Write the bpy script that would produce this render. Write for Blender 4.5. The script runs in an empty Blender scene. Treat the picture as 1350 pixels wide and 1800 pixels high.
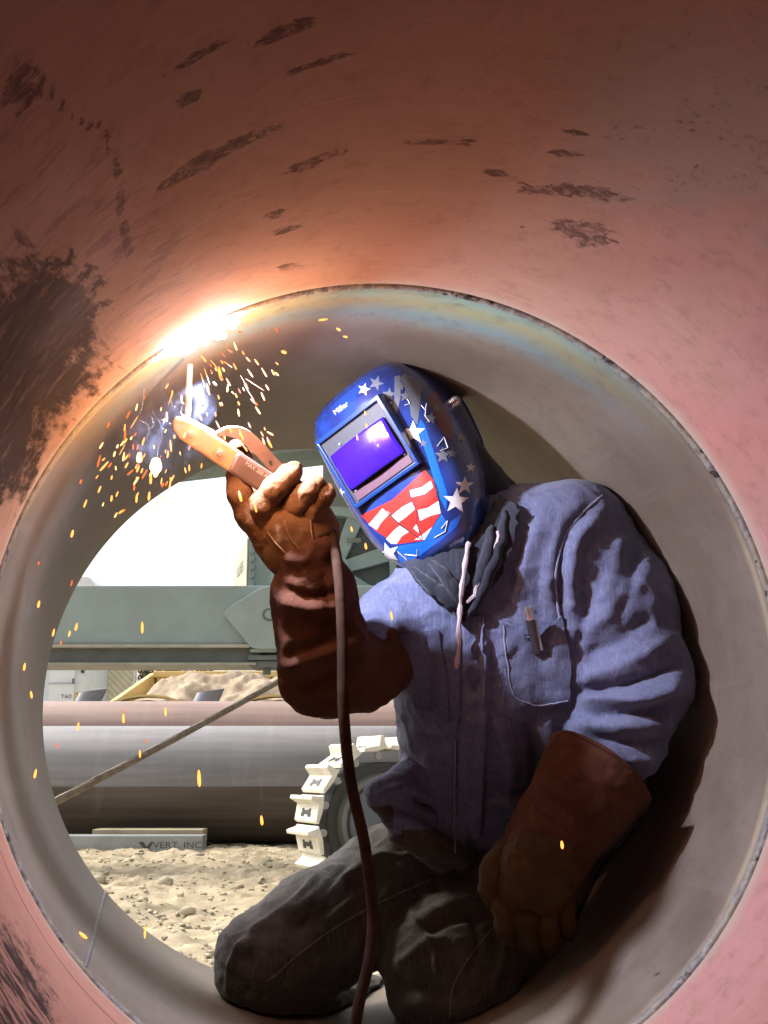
import bpy, bmesh, math, random
import numpy as np
from mathutils import Vector, Matrix, noise as mnoise
from mathutils.bvhtree import BVHTree
rnd = random.Random(7)
PI = math.pi
scene = bpy.context.scene
COL = scene.collection
# ------------------------------------------------------------------ camera, sky, sun, exposure
FPX = 2000.0                                   # focal length in photo pixels (photo 1350 x 1800)
PITCH = math.atan(450 / FPX)
CAM = np.array([0.0, 0.0, 0.73])
cd = bpy.data.cameras.new('camera'); cam = bpy.data.objects.new('camera', cd); COL.objects.link(cam)
cam.location = CAM; cam.rotation_euler = (PI / 2 + PITCH, 0, 0)
cd.sensor_fit = 'HORIZONTAL'; cd.sensor_width = 36; cd.lens = FPX / 1350 * 36
cd.clip_start = 0.02; cd.clip_end = 2000
scene.camera = cam
SUN_EL, SUN_AZ = math.radians(46), math.radians(-62)     # azimuth from +Y (into the picture), negative = left
world = bpy.data.worlds.new('World'); scene.world = world; world.use_nodes = True
wn = world.node_tree.nodes; wl = world.node_tree.links
sky = wn.new('ShaderNodeTexSky'); sky.sky_type = 'NISHITA'; sky.sun_disc = False
sky.sun_elevation = SUN_EL; sky.sun_rotation = SUN_AZ
sky.air_density = 1.0; sky.dust_density = 6.0; sky.ozone_density = 0.6
hsv = wn.new('ShaderNodeHueSaturation'); hsv.inputs['Saturation'].default_value = 0.28
wl.new(sky.outputs[0], hsv.inputs['Color']); wl.new(hsv.outputs[0], wn['Background'].inputs['Color'])
wn['Background'].inputs['Strength'].default_value = 0.15
sd = bpy.data.lights.new('sun', 'SUN'); sun = bpy.data.objects.new('sun', sd); COL.objects.link(sun)
sd.energy = 1.5; sd.angle = math.radians(12); sd.color = (1.0, 0.93, 0.82)
sun.rotation_euler = Vector((-math.sin(SUN_AZ) * math.cos(SUN_EL), -math.cos(SUN_AZ) * math.cos(SUN_EL), -math.sin(SUN_EL))).to_track_quat('-Z', 'Y').to_euler()
sun.location = (-8, 6, 12)
scene.view_settings.view_transform = 'Standard'; scene.view_settings.look = 'None'
scene.view_settings.exposure = 1.1; scene.view_settings.gamma = 1.0
scene.render.engine = 'CYCLES'
scene.cycles.use_denoising = True
scene.cycles.max_bounces = 6; scene.cycles.diffuse_bounces = 3; scene.cycles.glossy_bounces = 3
scene.cycles.transparent_max_bounces = 12
scene.cycles.sample_clamp_indirect = 6.0
ARC_WATTS = 9.5; POOL_WATTS = 2.3; SLAG_WATTS = 0.4

# ------------------------------------------------------------------ pixel helpers (a pixel is a direction only)
CX = np.array([1.0, 0, 0]); CF = np.array([0, math.cos(PITCH), math.sin(PITCH)]); CU = np.array([0, -math.sin(PITCH), math.cos(PITCH)])
def ray(px, py): return CX * (px - 675) / FPX - CU * (py - 900) / FPX + CF
def P(px, py, d): return CAM + ray(px, py) * d
def PY(px, py, Y):
    r = ray(px, py); return CAM + r * (Y / r[1])
def PG(px, py, z=0.0):
    r = ray(px, py); return CAM + r * ((z - CAM[2]) / r[2])
def proj(pts):
    q = np.asarray(pts) - CAM; z = q @ CF
    return np.stack([675 + FPX * (q @ CX) / z, 900 - FPX * (q @ CU) / z, z], -1)
# the pipe: axis, right-hand side vector, centre of the weld seam, radius
AX = np.array([-0.2005, 0.9797, 0.0]); AX /= np.linalg.norm(AX)
BX = np.array([AX[1], -AX[0], 0.0]); BZ = np.array([0, 0, 1.0])
C0 = P(721.6, 1174.0, 1.62); R0 = 0.58; LFAR = 0.9315; WALL = 0.022
def pipe_pt(th, t, r=R0): return C0 + AX * t + r * (math.cos(th) * BX + math.sin(th) * BZ)
def pipe_hit(px, py, r=R0):
    d = ray(px, py); o = CAM - C0
    dp = d - AX * (d @ AX); op = o - AX * (o @ AX)
    a = dp @ dp; b = 2 * dp @ op; c = op @ op - r * r
    s = (-b + math.sqrt(b * b - 4 * a * c)) / (2 * a)
    h = CAM + d * s; q = h - C0
    return h, math.atan2(q @ BZ, q @ BX), q @ AX

# ------------------------------------------------------------------ material helpers
class NT:
    def __init__(s, name):
        s.m = bpy.data.materials.new(name); s.m.use_nodes = True; s.t = s.m.node_tree
        s.b = s.t.nodes['Principled BSDF']; s.out = s.t.nodes['Material Output']
    def n(s, typ, **kw):
        x = s.t.nodes.new(typ)
        for k, v in kw.items(): setattr(x, k, v)
        return x
    def L(s, a, b): s.t.links.new(a, b)
    def val(s, sock, v):
        if hasattr(v, 'is_output'): s.L(v, sock)
        else: sock.default_value = v
    def math(s, op, a, b=0.0, c=None, clamp=False):
        x = s.n('ShaderNodeMath', operation=op, use_clamp=clamp); s.val(x.inputs[0], a); s.val(x.inputs[1], b)
        if c is not None: s.val(x.inputs[2], c)
        return x.outputs[0]
    def vmath(s, op, a, b):
        x = s.n('ShaderNodeVectorMath', operation=op); s.val(x.inputs[0], a); s.val(x.inputs[1], b); return x
    def coord(s, kind='Object'): return s.n('ShaderNodeTexCoord').outputs[kind]
    def mapping(s, vec, scale=(1, 1, 1), loc=(0, 0, 0), rot=(0, 0, 0)):
        x = s.n('ShaderNodeMapping'); s.L(vec, x.inputs[0]); x.inputs['Scale'].default_value = scale
        x.inputs['Location'].default_value = loc; x.inputs['Rotation'].default_value = rot; return x.outputs[0]
    def noise(s, vec, scale, detail=4.0, rough=0.55, dist=0.0):
        x = s.n('ShaderNodeTexNoise'); s.L(vec, x.inputs['Vector']); x.inputs['Scale'].default_value = scale
        x.inputs['Detail'].default_value = detail; x.inputs['Roughness'].default_value = rough; x.inputs['Distortion'].default_value = dist
        return x.outputs['Fac']
    def ramp(s, fac, a, b, lo=0.0, hi=1.0, smooth=True):
        x = s.n('ShaderNodeMapRange', interpolation_type='SMOOTHSTEP' if smooth else 'LINEAR'); s.L(fac, x.inputs['Value'])
        x.inputs['From Min'].default_value = a; x.inputs['From Max'].default_value = b
        x.inputs['To Min'].default_value = lo; x.inputs['To Max'].default_value = hi; return x.outputs[0]
    def mix(s, fac, a, b, mode='MIX'):
        x = s.n('ShaderNodeMix', data_type='RGBA', blend_type=mode, clamp_factor=True)
        s.val(x.inputs[0], fac)
        s.val(x.inputs[6], a if hasattr(a, 'is_output') else (*a, 1)); s.val(x.inputs[7], b if hasattr(b, 'is_output') else (*b, 1))
        return x.outputs[2]
    def bump(s, h, strength=0.3, dist=0.002):
        x = s.n('ShaderNodeBump'); s.L(h, x.inputs['Height']); x.inputs['Strength'].default_value = strength; x.inputs['Distance'].default_value = dist
        s.L(x.outputs[0], s.b.inputs['Normal'])
    def set(s, color=None, rough=None, metal=None, spec=None):
        if color is not None: s.val(s.b.inputs['Base Color'], color if hasattr(color, 'is_output') else (*color, 1))
        if rough is not None: s.val(s.b.inputs['Roughness'], rough)
        if metal is not None: s.val(s.b.inputs['Metallic'], metal)
        if spec is not None: s.b.inputs['Specular IOR Level'].default_value = spec
        return s
def paint(name, col, rough=0.5, metal=0.0, var=0.25, dirt=None, dirt_amt=0.3, scale=6.0, bump=0.1, fine=60):
    n = NT(name); c = n.coord()
    a = n.noise(c, scale, 6, 0.6)
    dark = tuple(x * (1 - var) for x in col)
    k = n.mix(n.ramp(a, 0.35, 0.65), dark, col)
    if dirt:
        d = n.noise(c, scale * 2.3, 8, 0.7)
        k = n.mix(n.ramp(d, 0.5, 0.75, 0, dirt_amt), k, dirt)
    f = n.noise(c, fine, 3, 0.6)
    n.set(k, n.ramp(f, 0.2, 0.8, max(rough - 0.1, 0.05), min(rough + 0.12, 1)), metal)
    n.bump(f, bump, 0.002)
    return n.m
def glow(name, col, strength, sample=False):
    n = NT(name); n.set((0, 0, 0), 1.0, 0)
    n.b.inputs['Emission Color'].default_value = (*col, 1); n.b.inputs['Emission Strength'].default_value = strength
    n.m.cycles.emission_sampling = 'AUTO' if sample else 'NONE'
    return n.m

# ------------------------------------------------------------------ object helpers
ORG = {}
def props(o, label=None, cat=None, group=None, kind=None):
    for k, v in (('label', label), ('category', cat), ('group', group), ('kind', kind)):
        if v: o[k] = v
    return o
def thing(name, label, cat, loc=(0, 0, 0), group=None):
    o = bpy.data.objects.new(name, None); COL.objects.link(o); o.location = loc; o.empty_display_size = 0.05
    ORG[o.name] = np.array(loc, float)
    return props(o, label, cat, group)
def mesh_obj(name, verts, faces, mat, parent=None, smooth=False, sharp=None, org=None, uv=None):
    verts = np.asarray(verts, float)
    if parent is not None: o0 = ORG[parent.name]
    elif org is not None: o0 = np.asarray(org, float)
    else: o0 = np.zeros(3)
    me = bpy.data.meshes.new(name); me.from_pydata([tuple(v) for v in verts - o0], [], [tuple(f) for f in faces])
    if uv is not None:
        ul = me.uv_layers.new(name='UVMap'); ul.data.foreach_set('uv', np.asarray(uv, np.float32).ravel())
    me.update()
    if smooth: me.polygons.foreach_set('use_smooth', [True] * len(me.polygons))
    if sharp: me.set_sharp_from_angle(angle=sharp)
    if mat: me.materials.append(mat)
    o = bpy.data.objects.new(name, me); COL.objects.link(o); ORG[o.name] = o0
    if parent is not None: o.parent = parent
    else: o.location = o0
    return o
class MB:
    def __init__(s): s.v = []; s.f = []
    def add(s, vs, fs):
        k = len(s.v); s.v += [tuple(map(float, v)) for v in vs]; s.f += [tuple(i + k for i in f) for f in fs]; return s
    def hexa(s, p):      # 8 points: bottom loop then top loop
        return s.add(p, [(3, 2, 1, 0), (4, 5, 6, 7), (0, 1, 5, 4), (1, 2, 6, 5), (2, 3, 7, 6), (3, 0, 4, 7)])
    def box(s, lo, hi):
        (a, b, c), (d, e, f) = lo, hi
        return s.hexa([(a, b, c), (d, b, c), (d, e, c), (a, e, c), (a, b, f), (d, b, f), (d, e, f), (a, e, f)])
    def tube(s, pts, r, seg=10, cap=True):
        pts = [np.asarray(p, float) for p in pts]; n = len(pts); rs = r if hasattr(r, '__len__') else [r] * n
        prev = None; rings = []
        for i, p in enumerate(pts):
            t = pts[min(i + 1, n - 1)] - pts[max(i - 1, 0)]; t = t / (np.linalg.norm(t) + 1e-12)
            if prev is None:
                a = np.cross(t, [0, 0, 1.0])
                if np.linalg.norm(a) < 1e-3: a = np.cross(t, [1.0, 0, 0])
            else: a = prev - t * (prev @ t)
            a /= np.linalg.norm(a); b = np.cross(t, a); prev = a
            rings.append([p + rs[i] * (math.cos(2 * PI * k / seg) * a + math.sin(2 * PI * k / seg) * b) for k in range(seg)])
        vs = [v for rg in rings for v in rg]; fs = []
        for i in range(n - 1):
            for k in range(seg):
                k2 = (k + 1) % seg; fs.append((i * seg + k, i * seg + k2, (i + 1) * seg + k2, (i + 1) * seg + k))
        if cap: fs.append(tuple(range(seg))[::-1]); fs.append(tuple((n - 1) * seg + k for k in range(seg)))
        return s.add(vs, fs)
    def prism(s, poly, off):   # polygon of 3D points extruded by a vector
        n = len(poly); off = np.asarray(off, float); vs = [np.asarray(p, float) for p in poly]; vs = vs + [v + off for v in vs]
        fs = [tuple(range(n))[::-1], tuple(range(n, 2 * n))] + [(i, (i + 1) % n, n + (i + 1) % n, n + i) for i in range(n)]
        return s.add(vs, fs)
    def build(s, name, mat, parent=None, smooth=False, sharp=0.7, org=None, bevel=0):
        o = mesh_obj(name, s.v, s.f, mat, parent, smooth, sharp if smooth else None, org)
        if bevel:
            bm = bmesh.new(); bm.from_mesh(o.data); bmesh.ops.remove_doubles(bm, verts=bm.verts, dist=1e-5)
            bmesh.ops.recalc_face_normals(bm, faces=bm.faces)
            es = [e for e in bm.edges if len(e.link_faces) == 2 and e.calc_face_angle(0) > 0.5]
            bmesh.ops.bevel(bm, geom=es, offset=bevel, segments=2, affect='EDGES', profile=0.6, clamp_overlap=True)
            bm.to_mesh(o.data); bm.free()
        else:
            bm = bmesh.new(); bm.from_mesh(o.data); bmesh.ops.recalc_face_normals(bm, faces=bm.faces); bm.to_mesh(o.data); bm.free()
        return o
def catmull(pts, n=8):
    pts = [np.asarray(p, float) for p in pts]; out = []
    q = [2 * pts[0] - pts[1]] + pts + [2 * pts[-1] - pts[-2]]
    for i in range(1, len(q) - 2):
        for k in range(n):
            t = k / n; a, b, c, d = q[i - 1], q[i], q[i + 1], q[i + 2]
            out.append(0.5 * (2 * b + (c - a) * t + (2 * a - 5 * b + 4 * c - d) * t * t + (3 * b - a - 3 * c + d) * t ** 3))
    out.append(pts[-1]); return out
def text_mesh(body, name, mat, parent, origin, xdir, ydir, height, depth=0.002):
    cu = bpy.data.curves.new('lettering', 'FONT'); cu.body = body; cu.size = 1.0; cu.align_x = 'CENTER'; cu.align_y = 'CENTER'; cu.extrude = 0
    to = bpy.data.objects.new('lettering', cu); COL.objects.link(to); bpy.context.view_layer.update()
    me = bpy.data.meshes.new_from_object(to.evaluated_get(bpy.context.evaluated_depsgraph_get()))
    co = np.array([v.co[:] for v in me.vertices]); fs = [tuple(p.vertices) for p in me.polygons]
    bpy.data.objects.remove(to); bpy.data.curves.remove(cu); bpy.data.meshes.remove(me)
    x = np.asarray(xdir, float); y = np.asarray(ydir, float)
    h = co[:, 1].max() - co[:, 1].min()
    pts = np.asarray(origin) + (co[:, :1] * x + co[:, 1:2] * y) * (height / h)
    return mesh_obj(name, pts, fs, mat, parent), pts, fs
# signed-distance fields on a grid, meshed with surface nets
class SDF:
    def __init__(s, lo, hi, h):
        s.lo = np.asarray(lo, float); s.h = h; s.n = np.ceil((np.asarray(hi) - s.lo) / h).astype(int) + 1
        s.F = np.full(s.n, 0.5, np.float32)
        s.ax = [(s.lo[i] + h * np.arange(s.n[i])).astype(np.float32) for i in range(3)]
    def _sl(s, lo, hi):
        a = np.clip(np.floor((lo - s.lo) / s.h).astype(int), 0, s.n); b = np.clip(np.ceil((hi - s.lo) / s.h).astype(int) + 1, 0, s.n)
        sl = tuple(slice(a[i], b[i]) for i in range(3))
        return sl, s.ax[0][sl[0]][:, None, None], s.ax[1][sl[1]][None, :, None], s.ax[2][sl[2]][None, None, :]
    def _merge(s, sl, d, k, op):
        F = s.F[sl]
        if op == 'sub':
            d = -d; h = np.maximum(k - np.abs(F - d), 0) / k; s.F[sl] = np.maximum(F, d) + h * h * k * 0.25
        else:
            h = np.maximum(k - np.abs(F - d), 0) / k; s.F[sl] = np.minimum(F, d) - h * h * k * 0.25
    def cone(s, a, b, ra, rb, k=0.02, op='add', flat=None):
        a = np.asarray(a, float); b = np.asarray(b, float); r = max(ra, rb) + k + 0.03
        sl, X, Y, Z = s._sl(np.minimum(a, b) - r, np.maximum(a, b) + r)
        ba = (b - a).astype(np.float32); l2 = float(ba @ ba) + 1e-12
        px, py, pz = X - np.float32(a[0]), Y - np.float32(a[1]), Z - np.float32(a[2])
        t = np.clip((px * ba[0] + py * ba[1] + pz * ba[2]) / l2, 0, 1)
        qx, qy, qz = px - t * ba[0], py - t * ba[1], pz - t * ba[2]
        if flat is not None:
            ax, sc = flat; ax = np.asarray(ax, float); ax = (ax / np.linalg.norm(ax)).astype(np.float32)
            w = qx * ax[0] + qy * ax[1] + qz * ax[2]; e = np.float32(1 / sc - 1)
            qx, qy, qz = qx + ax[0] * w * e, qy + ax[1] * w * e, qz + ax[2] * w * e
        d = np.sqrt(qx * qx + qy * qy + qz * qz) - (ra + t * (rb - ra)).astype(np.float32)
        s._merge(sl, d.astype(np.float32), k, op)
    def chain(s, pts, k=0.02, flat=None):     # pts: (point, radius)
        for (a, ra), (b, rb) in zip(pts[:-1], pts[1:]): s.cone(a, b, ra, rb, k, 'add', flat)
    def cut(s, o, nrm, k=0.01):               # keep the side the normal points away from
        nrm = np.asarray(nrm, float) / np.linalg.norm(nrm)
        d = ((s.ax[0][:, None, None] - o[0]) * nrm[0] + (s.ax[1][None, :, None] - o[1]) * nrm[1] + (s.ax[2][None, None, :] - o[2]) * nrm[2]).astype(np.float32)
        h = np.maximum(k - np.abs(s.F - d), 0) / k; s.F = np.maximum(s.F, d) + h * h * k * 0.25
    def mesh(s):
        F = s.F; I = F < 0; nx, ny, nz = F.shape
        cnt = np.zeros((nx - 1, ny - 1, nz - 1), np.int8)
        for dx in (0, 1):
            for dy in (0, 1):
                for dz in (0, 1): cnt += I[dx:nx - 1 + dx, dy:ny - 1 + dy, dz:nz - 1 + dz]
        cell = np.argwhere((cnt > 0) & (cnt < 8)); idx = -np.ones(cnt.shape, np.int32); idx[tuple(cell.T)] = np.arange(len(cell))
        acc = np.zeros((len(cell), 3)); num = np.zeros(len(cell))
        cor = [np.array(c) for c in ((0, 0, 0), (1, 0, 0), (0, 1, 0), (1, 1, 0), (0, 0, 1), (1, 0, 1), (0, 1, 1), (1, 1, 1))]
        for i in range(8):
            for b in (1, 2, 4):
                if i & b: continue
                a0, a1 = cor[i], cor[i | b]
                f0 = F[tuple((cell + a0).T)]; f1 = F[tuple((cell + a1).T)]; m = (f0 < 0) != (f1 < 0)
                t = f0[m] / (f0[m] - f1[m]); acc[m] += a0 + t[:, None] * (a1 - a0); num[m] += 1
        V = s.lo + (cell + acc / num[:, None]) * s.h
        faces = []
        for ax in range(3):
            u, v = (ax + 1) % 3, (ax + 2) % 3
            sa = [slice(None)] * 3; sb = [slice(None)] * 3; sa[ax] = slice(0, -1); sb[ax] = slice(1, None)
            ch = np.argwhere(I[tuple(sa)] != I[tuple(sb)])
            ch = ch[(ch[:, u] > 0) & (ch[:, v] > 0) & (ch[:, u] < F.shape[u] - 1) & (ch[:, v] < F.shape[v] - 1)]
            eu = np.zeros(3, int); eu[u] = 1; ev = np.zeros(3, int); ev[v] = 1
            q = np.stack([idx[tuple((ch - eu - ev).T)], idx[tuple((ch - ev).T)], idx[tuple(ch.T)], idx[tuple((ch - eu).T)]], 1)
            flip = I[tuple(ch.T)]; q[~flip] = q[~flip][:, ::-1]
            faces.append(q)
        faces = np.concatenate(faces); faces = faces[(faces >= 0).all(1)]
        return V, faces
def vnormals(V, Fq):
    n = np.cross(V[Fq[:, 2]] - V[Fq[:, 0]], V[Fq[:, 3]] - V[Fq[:, 1]]); N = np.zeros_like(V)
    for k in range(4): np.add.at(N, Fq[:, k], n)
    return N / (np.linalg.norm(N, axis=1, keepdims=True) + 1e-12)
def fold_disp(V, N, folds):
    """folds: (pixel polyline, width px, height m, [depth lo, hi]) drawn on the side the photograph shows, carved as relief"""
    pj = proj(V); view = V - CAM; view /= np.linalg.norm(view, axis=1, keepdims=True)
    face = np.clip(-(N * view).sum(1) * 2.5, 0, 1); D = np.zeros(len(V))
    for pl, w, hgt, *dr in folds:
        pl = np.array(catmull([np.array(p, float) for p in pl], 5)) if len(pl) > 2 else np.array(pl, float)
        bb = (pj[:, 0] > pl[:, 0].min() - 3 * w) & (pj[:, 0] < pl[:, 0].max() + 3 * w) & (pj[:, 1] > pl[:, 1].min() - 3 * w) & (pj[:, 1] < pl[:, 1].max() + 3 * w)
        if dr: bb &= (pj[:, 2] > dr[0][0]) & (pj[:, 2] < dr[0][1])
        ii = np.nonzero(bb)[0]
        if not len(ii): continue
        p = pj[ii, :2]; best = np.full(len(ii), 1e9); tt = np.zeros(len(ii)); m = len(pl) - 1
        for j in range(m):
            a, b = pl[j], pl[j + 1]; ab = b - a; t = np.clip(((p - a) @ ab) / (ab @ ab + 1e-9), 0, 1)
            d = np.hypot(*(p - a - t[:, None] * ab).T); s = d < best; best[s] = d[s]; tt[s] = (j + t[s]) / m
        D[ii] += hgt * np.exp(-(best / w) ** 2) * np.clip(np.minimum(tt, 1 - tt) * 6 + 0.25, 0, 1) * face[ii]
    return D
def cloth_noise(V, sc, amp, seed, ani=(1, 1, 1)):
    a = np.array(ani); o = Vector((seed * 13.1, seed * 7.7, seed * 3.3))
    return amp * np.array([mnoise.noise(Vector(p) + o) for p in V * a * sc])

# ------------------------------------------------------------------ materials of the setting and the yard
def pipe_uv_vec(n):      # uv = (metres round the wall, metres along it)
    return n.n('ShaderNodeUVMap').outputs[0]
TH_CUT = math.radians(-100)
def uv_of(th, t): return (((th - TH_CUT) % (2 * PI)) * R0, t)
def patch(n, uv, px, py, wpx, hpx, rot=0.0, rough=0.5, nscale=14, soft=0.12, stretch=(1, 1)):
    """noise-edged stain centred where the pixel ray meets the wall; sizes from the photo"""
    h, th, t = pipe_hit(px, py); u0, v0 = uv_of(th, t)
    u1, v1 = uv_of(*pipe_hit(px + math.cos(rot) * 20, py + math.sin(rot) * 20)[1:]); u2, v2 = uv_of(*pipe_hit(px - math.sin(rot) * 20, py + math.cos(rot) * 20)[1:])
    a = np.array([u1 - u0, v1 - v0]) / 20 * wpx; b = np.array([u2 - u0, v2 - v0]) / 20 * hpx
    M = np.linalg.inv(np.array([a, b]).T)
    d = n.vmath('SUBTRACT', uv, (u0, v0, 0)).outputs[0]; sp = n.n('ShaderNodeSeparateXYZ'); n.L(d, sp.inputs[0]); x, y = sp.outputs[0], sp.outputs[1]
    X = n.math('ADD', n.math('MULTIPLY', x, float(M[0, 0])), n.math('MULTIPLY', y, float(M[0, 1])))
    Y = n.math('ADD', n.math('MULTIPLY', x, float(M[1, 0])), n.math('MULTIPLY', y, float(M[1, 1])))
    rr = n.math('SQRT', n.math('ADD', n.math('MULTIPLY', X, X), n.math('MULTIPLY', Y, Y)))
    cb = n.n('ShaderNodeCombineXYZ'); n.L(n.math('MULTIPLY', X, stretch[0]), cb.inputs[0]); n.L(n.math('MULTIPLY', Y, stretch[1]), cb.inputs[1]); cb.inputs[2].default_value = px * 0.013
    nz = n.noise(cb.outputs[0], nscale * 0.16, 7, 0.68)
    v = n.math('ADD', rr, n.math('MULTIPLY', n.math('SUBTRACT', nz, 0.5), rough * 4))
    return n.ramp(v, 1.0 + soft, 1.0 - soft)
SCUFFS = [(1010, 335, 100, 13, 0.10, 0.42, 20), (1025, 408, 58, 22, 0.30, 0.55, 26), (1000, 272, 38, 7, 0.12, 0.5, 20), (1008, 232, 34, 5, 0.15, 0.5, 20),
        (920, 397, 8, 4, 0, 0.4, 14), (825, 248, 16, 4, 0, 0.5, 14), (505, 403, 32, 6, -0.35, 0.55, 18), (505, 468, 26, 6, -0.2, 0.5, 18), (482, 376, 22, 7, -0.3, 0.5, 18),
        (390, 265, 120, 10, -0.45, 0.5, 24), (345, 290, 70, 13, -0.5, 0.55, 24), (550, 285, 60, 8, -0.35, 0.55, 22), (330, 172, 26, 12, -0.5, 0.5, 20),
        (345, 100, 60, 8, -0.5, 0.6, 20), (510, 50, 70, 12, -0.4, 0.6, 20), (560, 110, 60, 7, -0.3, 0.6, 20), (40, 150, 40, 50, 0.4, 0.6, 24),
        (1228, 295, 8, 5, 0, 0.4, 14), (770, 250, 60, 4, 0.05, 0.6, 20), (870, 305, 30, 5, 0.2, 0.6, 20),
        (105, 180, 48, 7, 0.9, 0.5, 20), (160, 220, 48, 7, 0.35, 0.5, 20), (196, 278, 60, 7, 1.3, 0.5, 20), (212, 350, 60, 7, 1.55, 0.5, 20), (222, 420, 55, 8, 1.4, 0.5, 20)]
def scuff_field(uvs):
    """distance, in units of each mark's own size, to the nearest scuff on the near wall"""
    D = np.full(len(uvs), 4.0)
    for (px, py, w, h, rot, ro, ns) in SCUFFS:
        u0 = np.array(uv_of(*pipe_hit(px, py)[1:]))
        a = (np.array(uv_of(*pipe_hit(px + math.cos(rot) * 20, py + math.sin(rot) * 20)[1:])) - u0) / 20 * w
        b = (np.array(uv_of(*pipe_hit(px - math.sin(rot) * 20, py + math.cos(rot) * 20)[1:])) - u0) / 20 * max(h, 6)
        q = (uvs - u0) @ np.linalg.inv(np.array([a, b]).T).T; D = np.minimum(D, np.hypot(q[:, 0], q[:, 1]))
    return D
def near_pipe_material():
    n = NT('primed_pipe_wall'); uv = pipe_uv_vec(n); ob = n.coord()
    big = n.noise(ob, 2.2, 4, 0.5); med = n.noise(ob, 9, 6, 0.6); fine = n.noise(ob, 160, 3, 0.6)
    st = n.noise(n.mapping(uv, (3.0, 22, 1)), 1.6, 7, 0.62, 0.4)
    c = n.mix(n.ramp(big, 0.35, 0.65), (0.365, 0.170, 0.138), (0.39, 0.205, 0.180))
    spu = n.n('ShaderNodeSeparateXYZ'); n.L(uv, spu.inputs[0])
    reg = n.math('ADD', spu.outputs[0], n.math('MULTIPLY', n.math('SUBTRACT', big, 0.5), 0.9))
    c = n.mix(n.ramp(reg, 1.25, 2.0, 0, 0.9), c, (0.325, 0.215, 0.145))
    c = n.mix(n.ramp(reg, 2.75, 3.1, 0, 0.8), c, (0.36, 0.175, 0.125))
    c = n.mix(n.ramp(med, 0.45, 0.72, 0, 0.45), c, (0.28, 0.165, 0.115))
    c = n.mix(n.ramp(st, 0.56, 0.72, 0, 0.30), c, (0.44, 0.27, 0.23))
    mot = n.noise(ob, 34, 7, 0.72); c = n.mix(n.ramp(mot, 0.47, 0.70, 0, 0.42), c, (0.19, 0.105, 0.075))
    c = n.mix(n.ramp(n.noise(ob, 75, 5, 0.7), 0.60, 0.74, 0, 0.35), c, (0.13, 0.075, 0.055))
    scr = n.noise(n.mapping(uv, (2.2, 75, 1), rot=(0, 0, 0.12)), 1.3, 5, 0.65, 0.2); c = n.mix(n.ramp(scr, 0.60, 0.70, 0, 0.28), c, (0.50, 0.33, 0.28))
    g = patch(n, uv, 1230, 210, 260, 170, 0.1, 0.8, 12, 0.5)            # grey gritty dust
    grit = n.noise(ob, 95, 5, 0.7)
    c = n.mix(n.math('MULTIPLY', g, 0.55), c, (0.25, 0.215, 0.17))
    c = n.mix(n.math('MULTIPLY', g, n.math('MULTIPLY', n.ramp(n.noise(ob, 17, 4, 0.6), 0.42, 0.62), n.ramp(grit, 0.52, 0.66, 0, 0.75))), c, (0.11, 0.08, 0.06))
    at = n.n('ShaderNodeAttribute'); at.attribute_name = 'scuff'
    sn = n.noise(n.mapping(uv, (17, 30, 1), rot=(0, 0, 0.3)), 1.1, 9, 0.74, 1.0)
    m = n.ramp(n.math('ADD', at.outputs['Fac'], n.math('MULTIPLY', n.math('SUBTRACT', sn, 0.5), 3.6)), 1.0, 0.8)
    rub = n.ramp(n.noise(n.mapping(uv, (30, 44, 1), rot=(0, 0, -0.4)), 1.5, 7, 0.75, 1.2), 0.34, 0.56)
    c = n.mix(n.math('MULTIPLY', m, n.math('MULTIPLY', rub, 0.85)), c, (0.075, 0.045, 0.035))
    # big rust-black scabs on the left and lower left, and the streaky rub-off above them
    st2 = n.noise(n.mapping(uv, (10, 26, 1), rot=(0, 0, 0.2)), 1.2, 7, 0.7)
    s1 = patch(n, uv, 35, 620, 150, 120, 0.6, 0.75, 20, 0.25); s2 = patch(n, uv, 95, 560, 70, 95, 0.5, 0.7, 20, 0.2); s3 = patch(n, uv, 10, 760, 90, 150, 0.3, 0.7, 20, 0.3)
    s4 = patch(n, uv, 10, 1735, 70, 130, -0.3, 0.5, 24, 0.25)
    sc = n.math('MAXIMUM', n.math('MAXIMUM', s1, s2), s3)
    c = n.mix(n.math('MULTIPLY', sc, n.ramp(st2, 0.32, 0.48, 0.55, 0.98)), c, (0.032, 0.018, 0.010))
    c = n.mix(n.math('MULTIPLY', s4, n.ramp(st2, 0.42, 0.52, 0.0, 0.95)), c, (0.03, 0.022, 0.02))
    s5 = patch(n, uv, 150, 470, 190, 190, -0.7, 0.6, 14, 0.5)
    c = n.mix(n.math('MULTIPLY', s5, n.ramp(st2, 0.52, 0.60, 0, 0.55)), c, (0.13, 0.085, 0.075))
    # mill dust that has taken the shine off the last hand's breadth beside the seam
    sp = n.n('ShaderNodeSeparateXYZ'); n.L(uv, sp.inputs[0])
    band = n.ramp(n.math('ADD', sp.outputs[1], n.math('MULTIPLY', n.math('SUBTRACT', med, 0.5), 0.05)), -0.040, -0.008)
    c = n.mix(n.math('MULTIPLY', band, 0.75), c, (0.34, 0.29, 0.22))
    line = n.math('ABSOLUTE', n.math('ADD', sp.outputs[1], 0.105)); lm = n.ramp(line, 0.0045, 0.0025)
    bottom = n.math('MULTIPLY', n.ramp(sp.outputs[0], 2.72, 2.95), n.ramp(sp.outputs[0], 3.62, 3.4))
    c = n.mix(n.math('MULTIPLY', lm, n.math('MULTIPLY', bottom, 0.8)), c, (0.13, 0.045, 0.05))
    n.set(c, n.ramp(med, 0.3, 0.7, 0.8, 0.95), 0.0, 0.08)
    n.bump(n.math('ADD', n.math('MULTIPLY', fine, 0.5), n.math('MULTIPLY', m, -1.2)), 0.22, 0.002)
    return n.m
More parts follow.
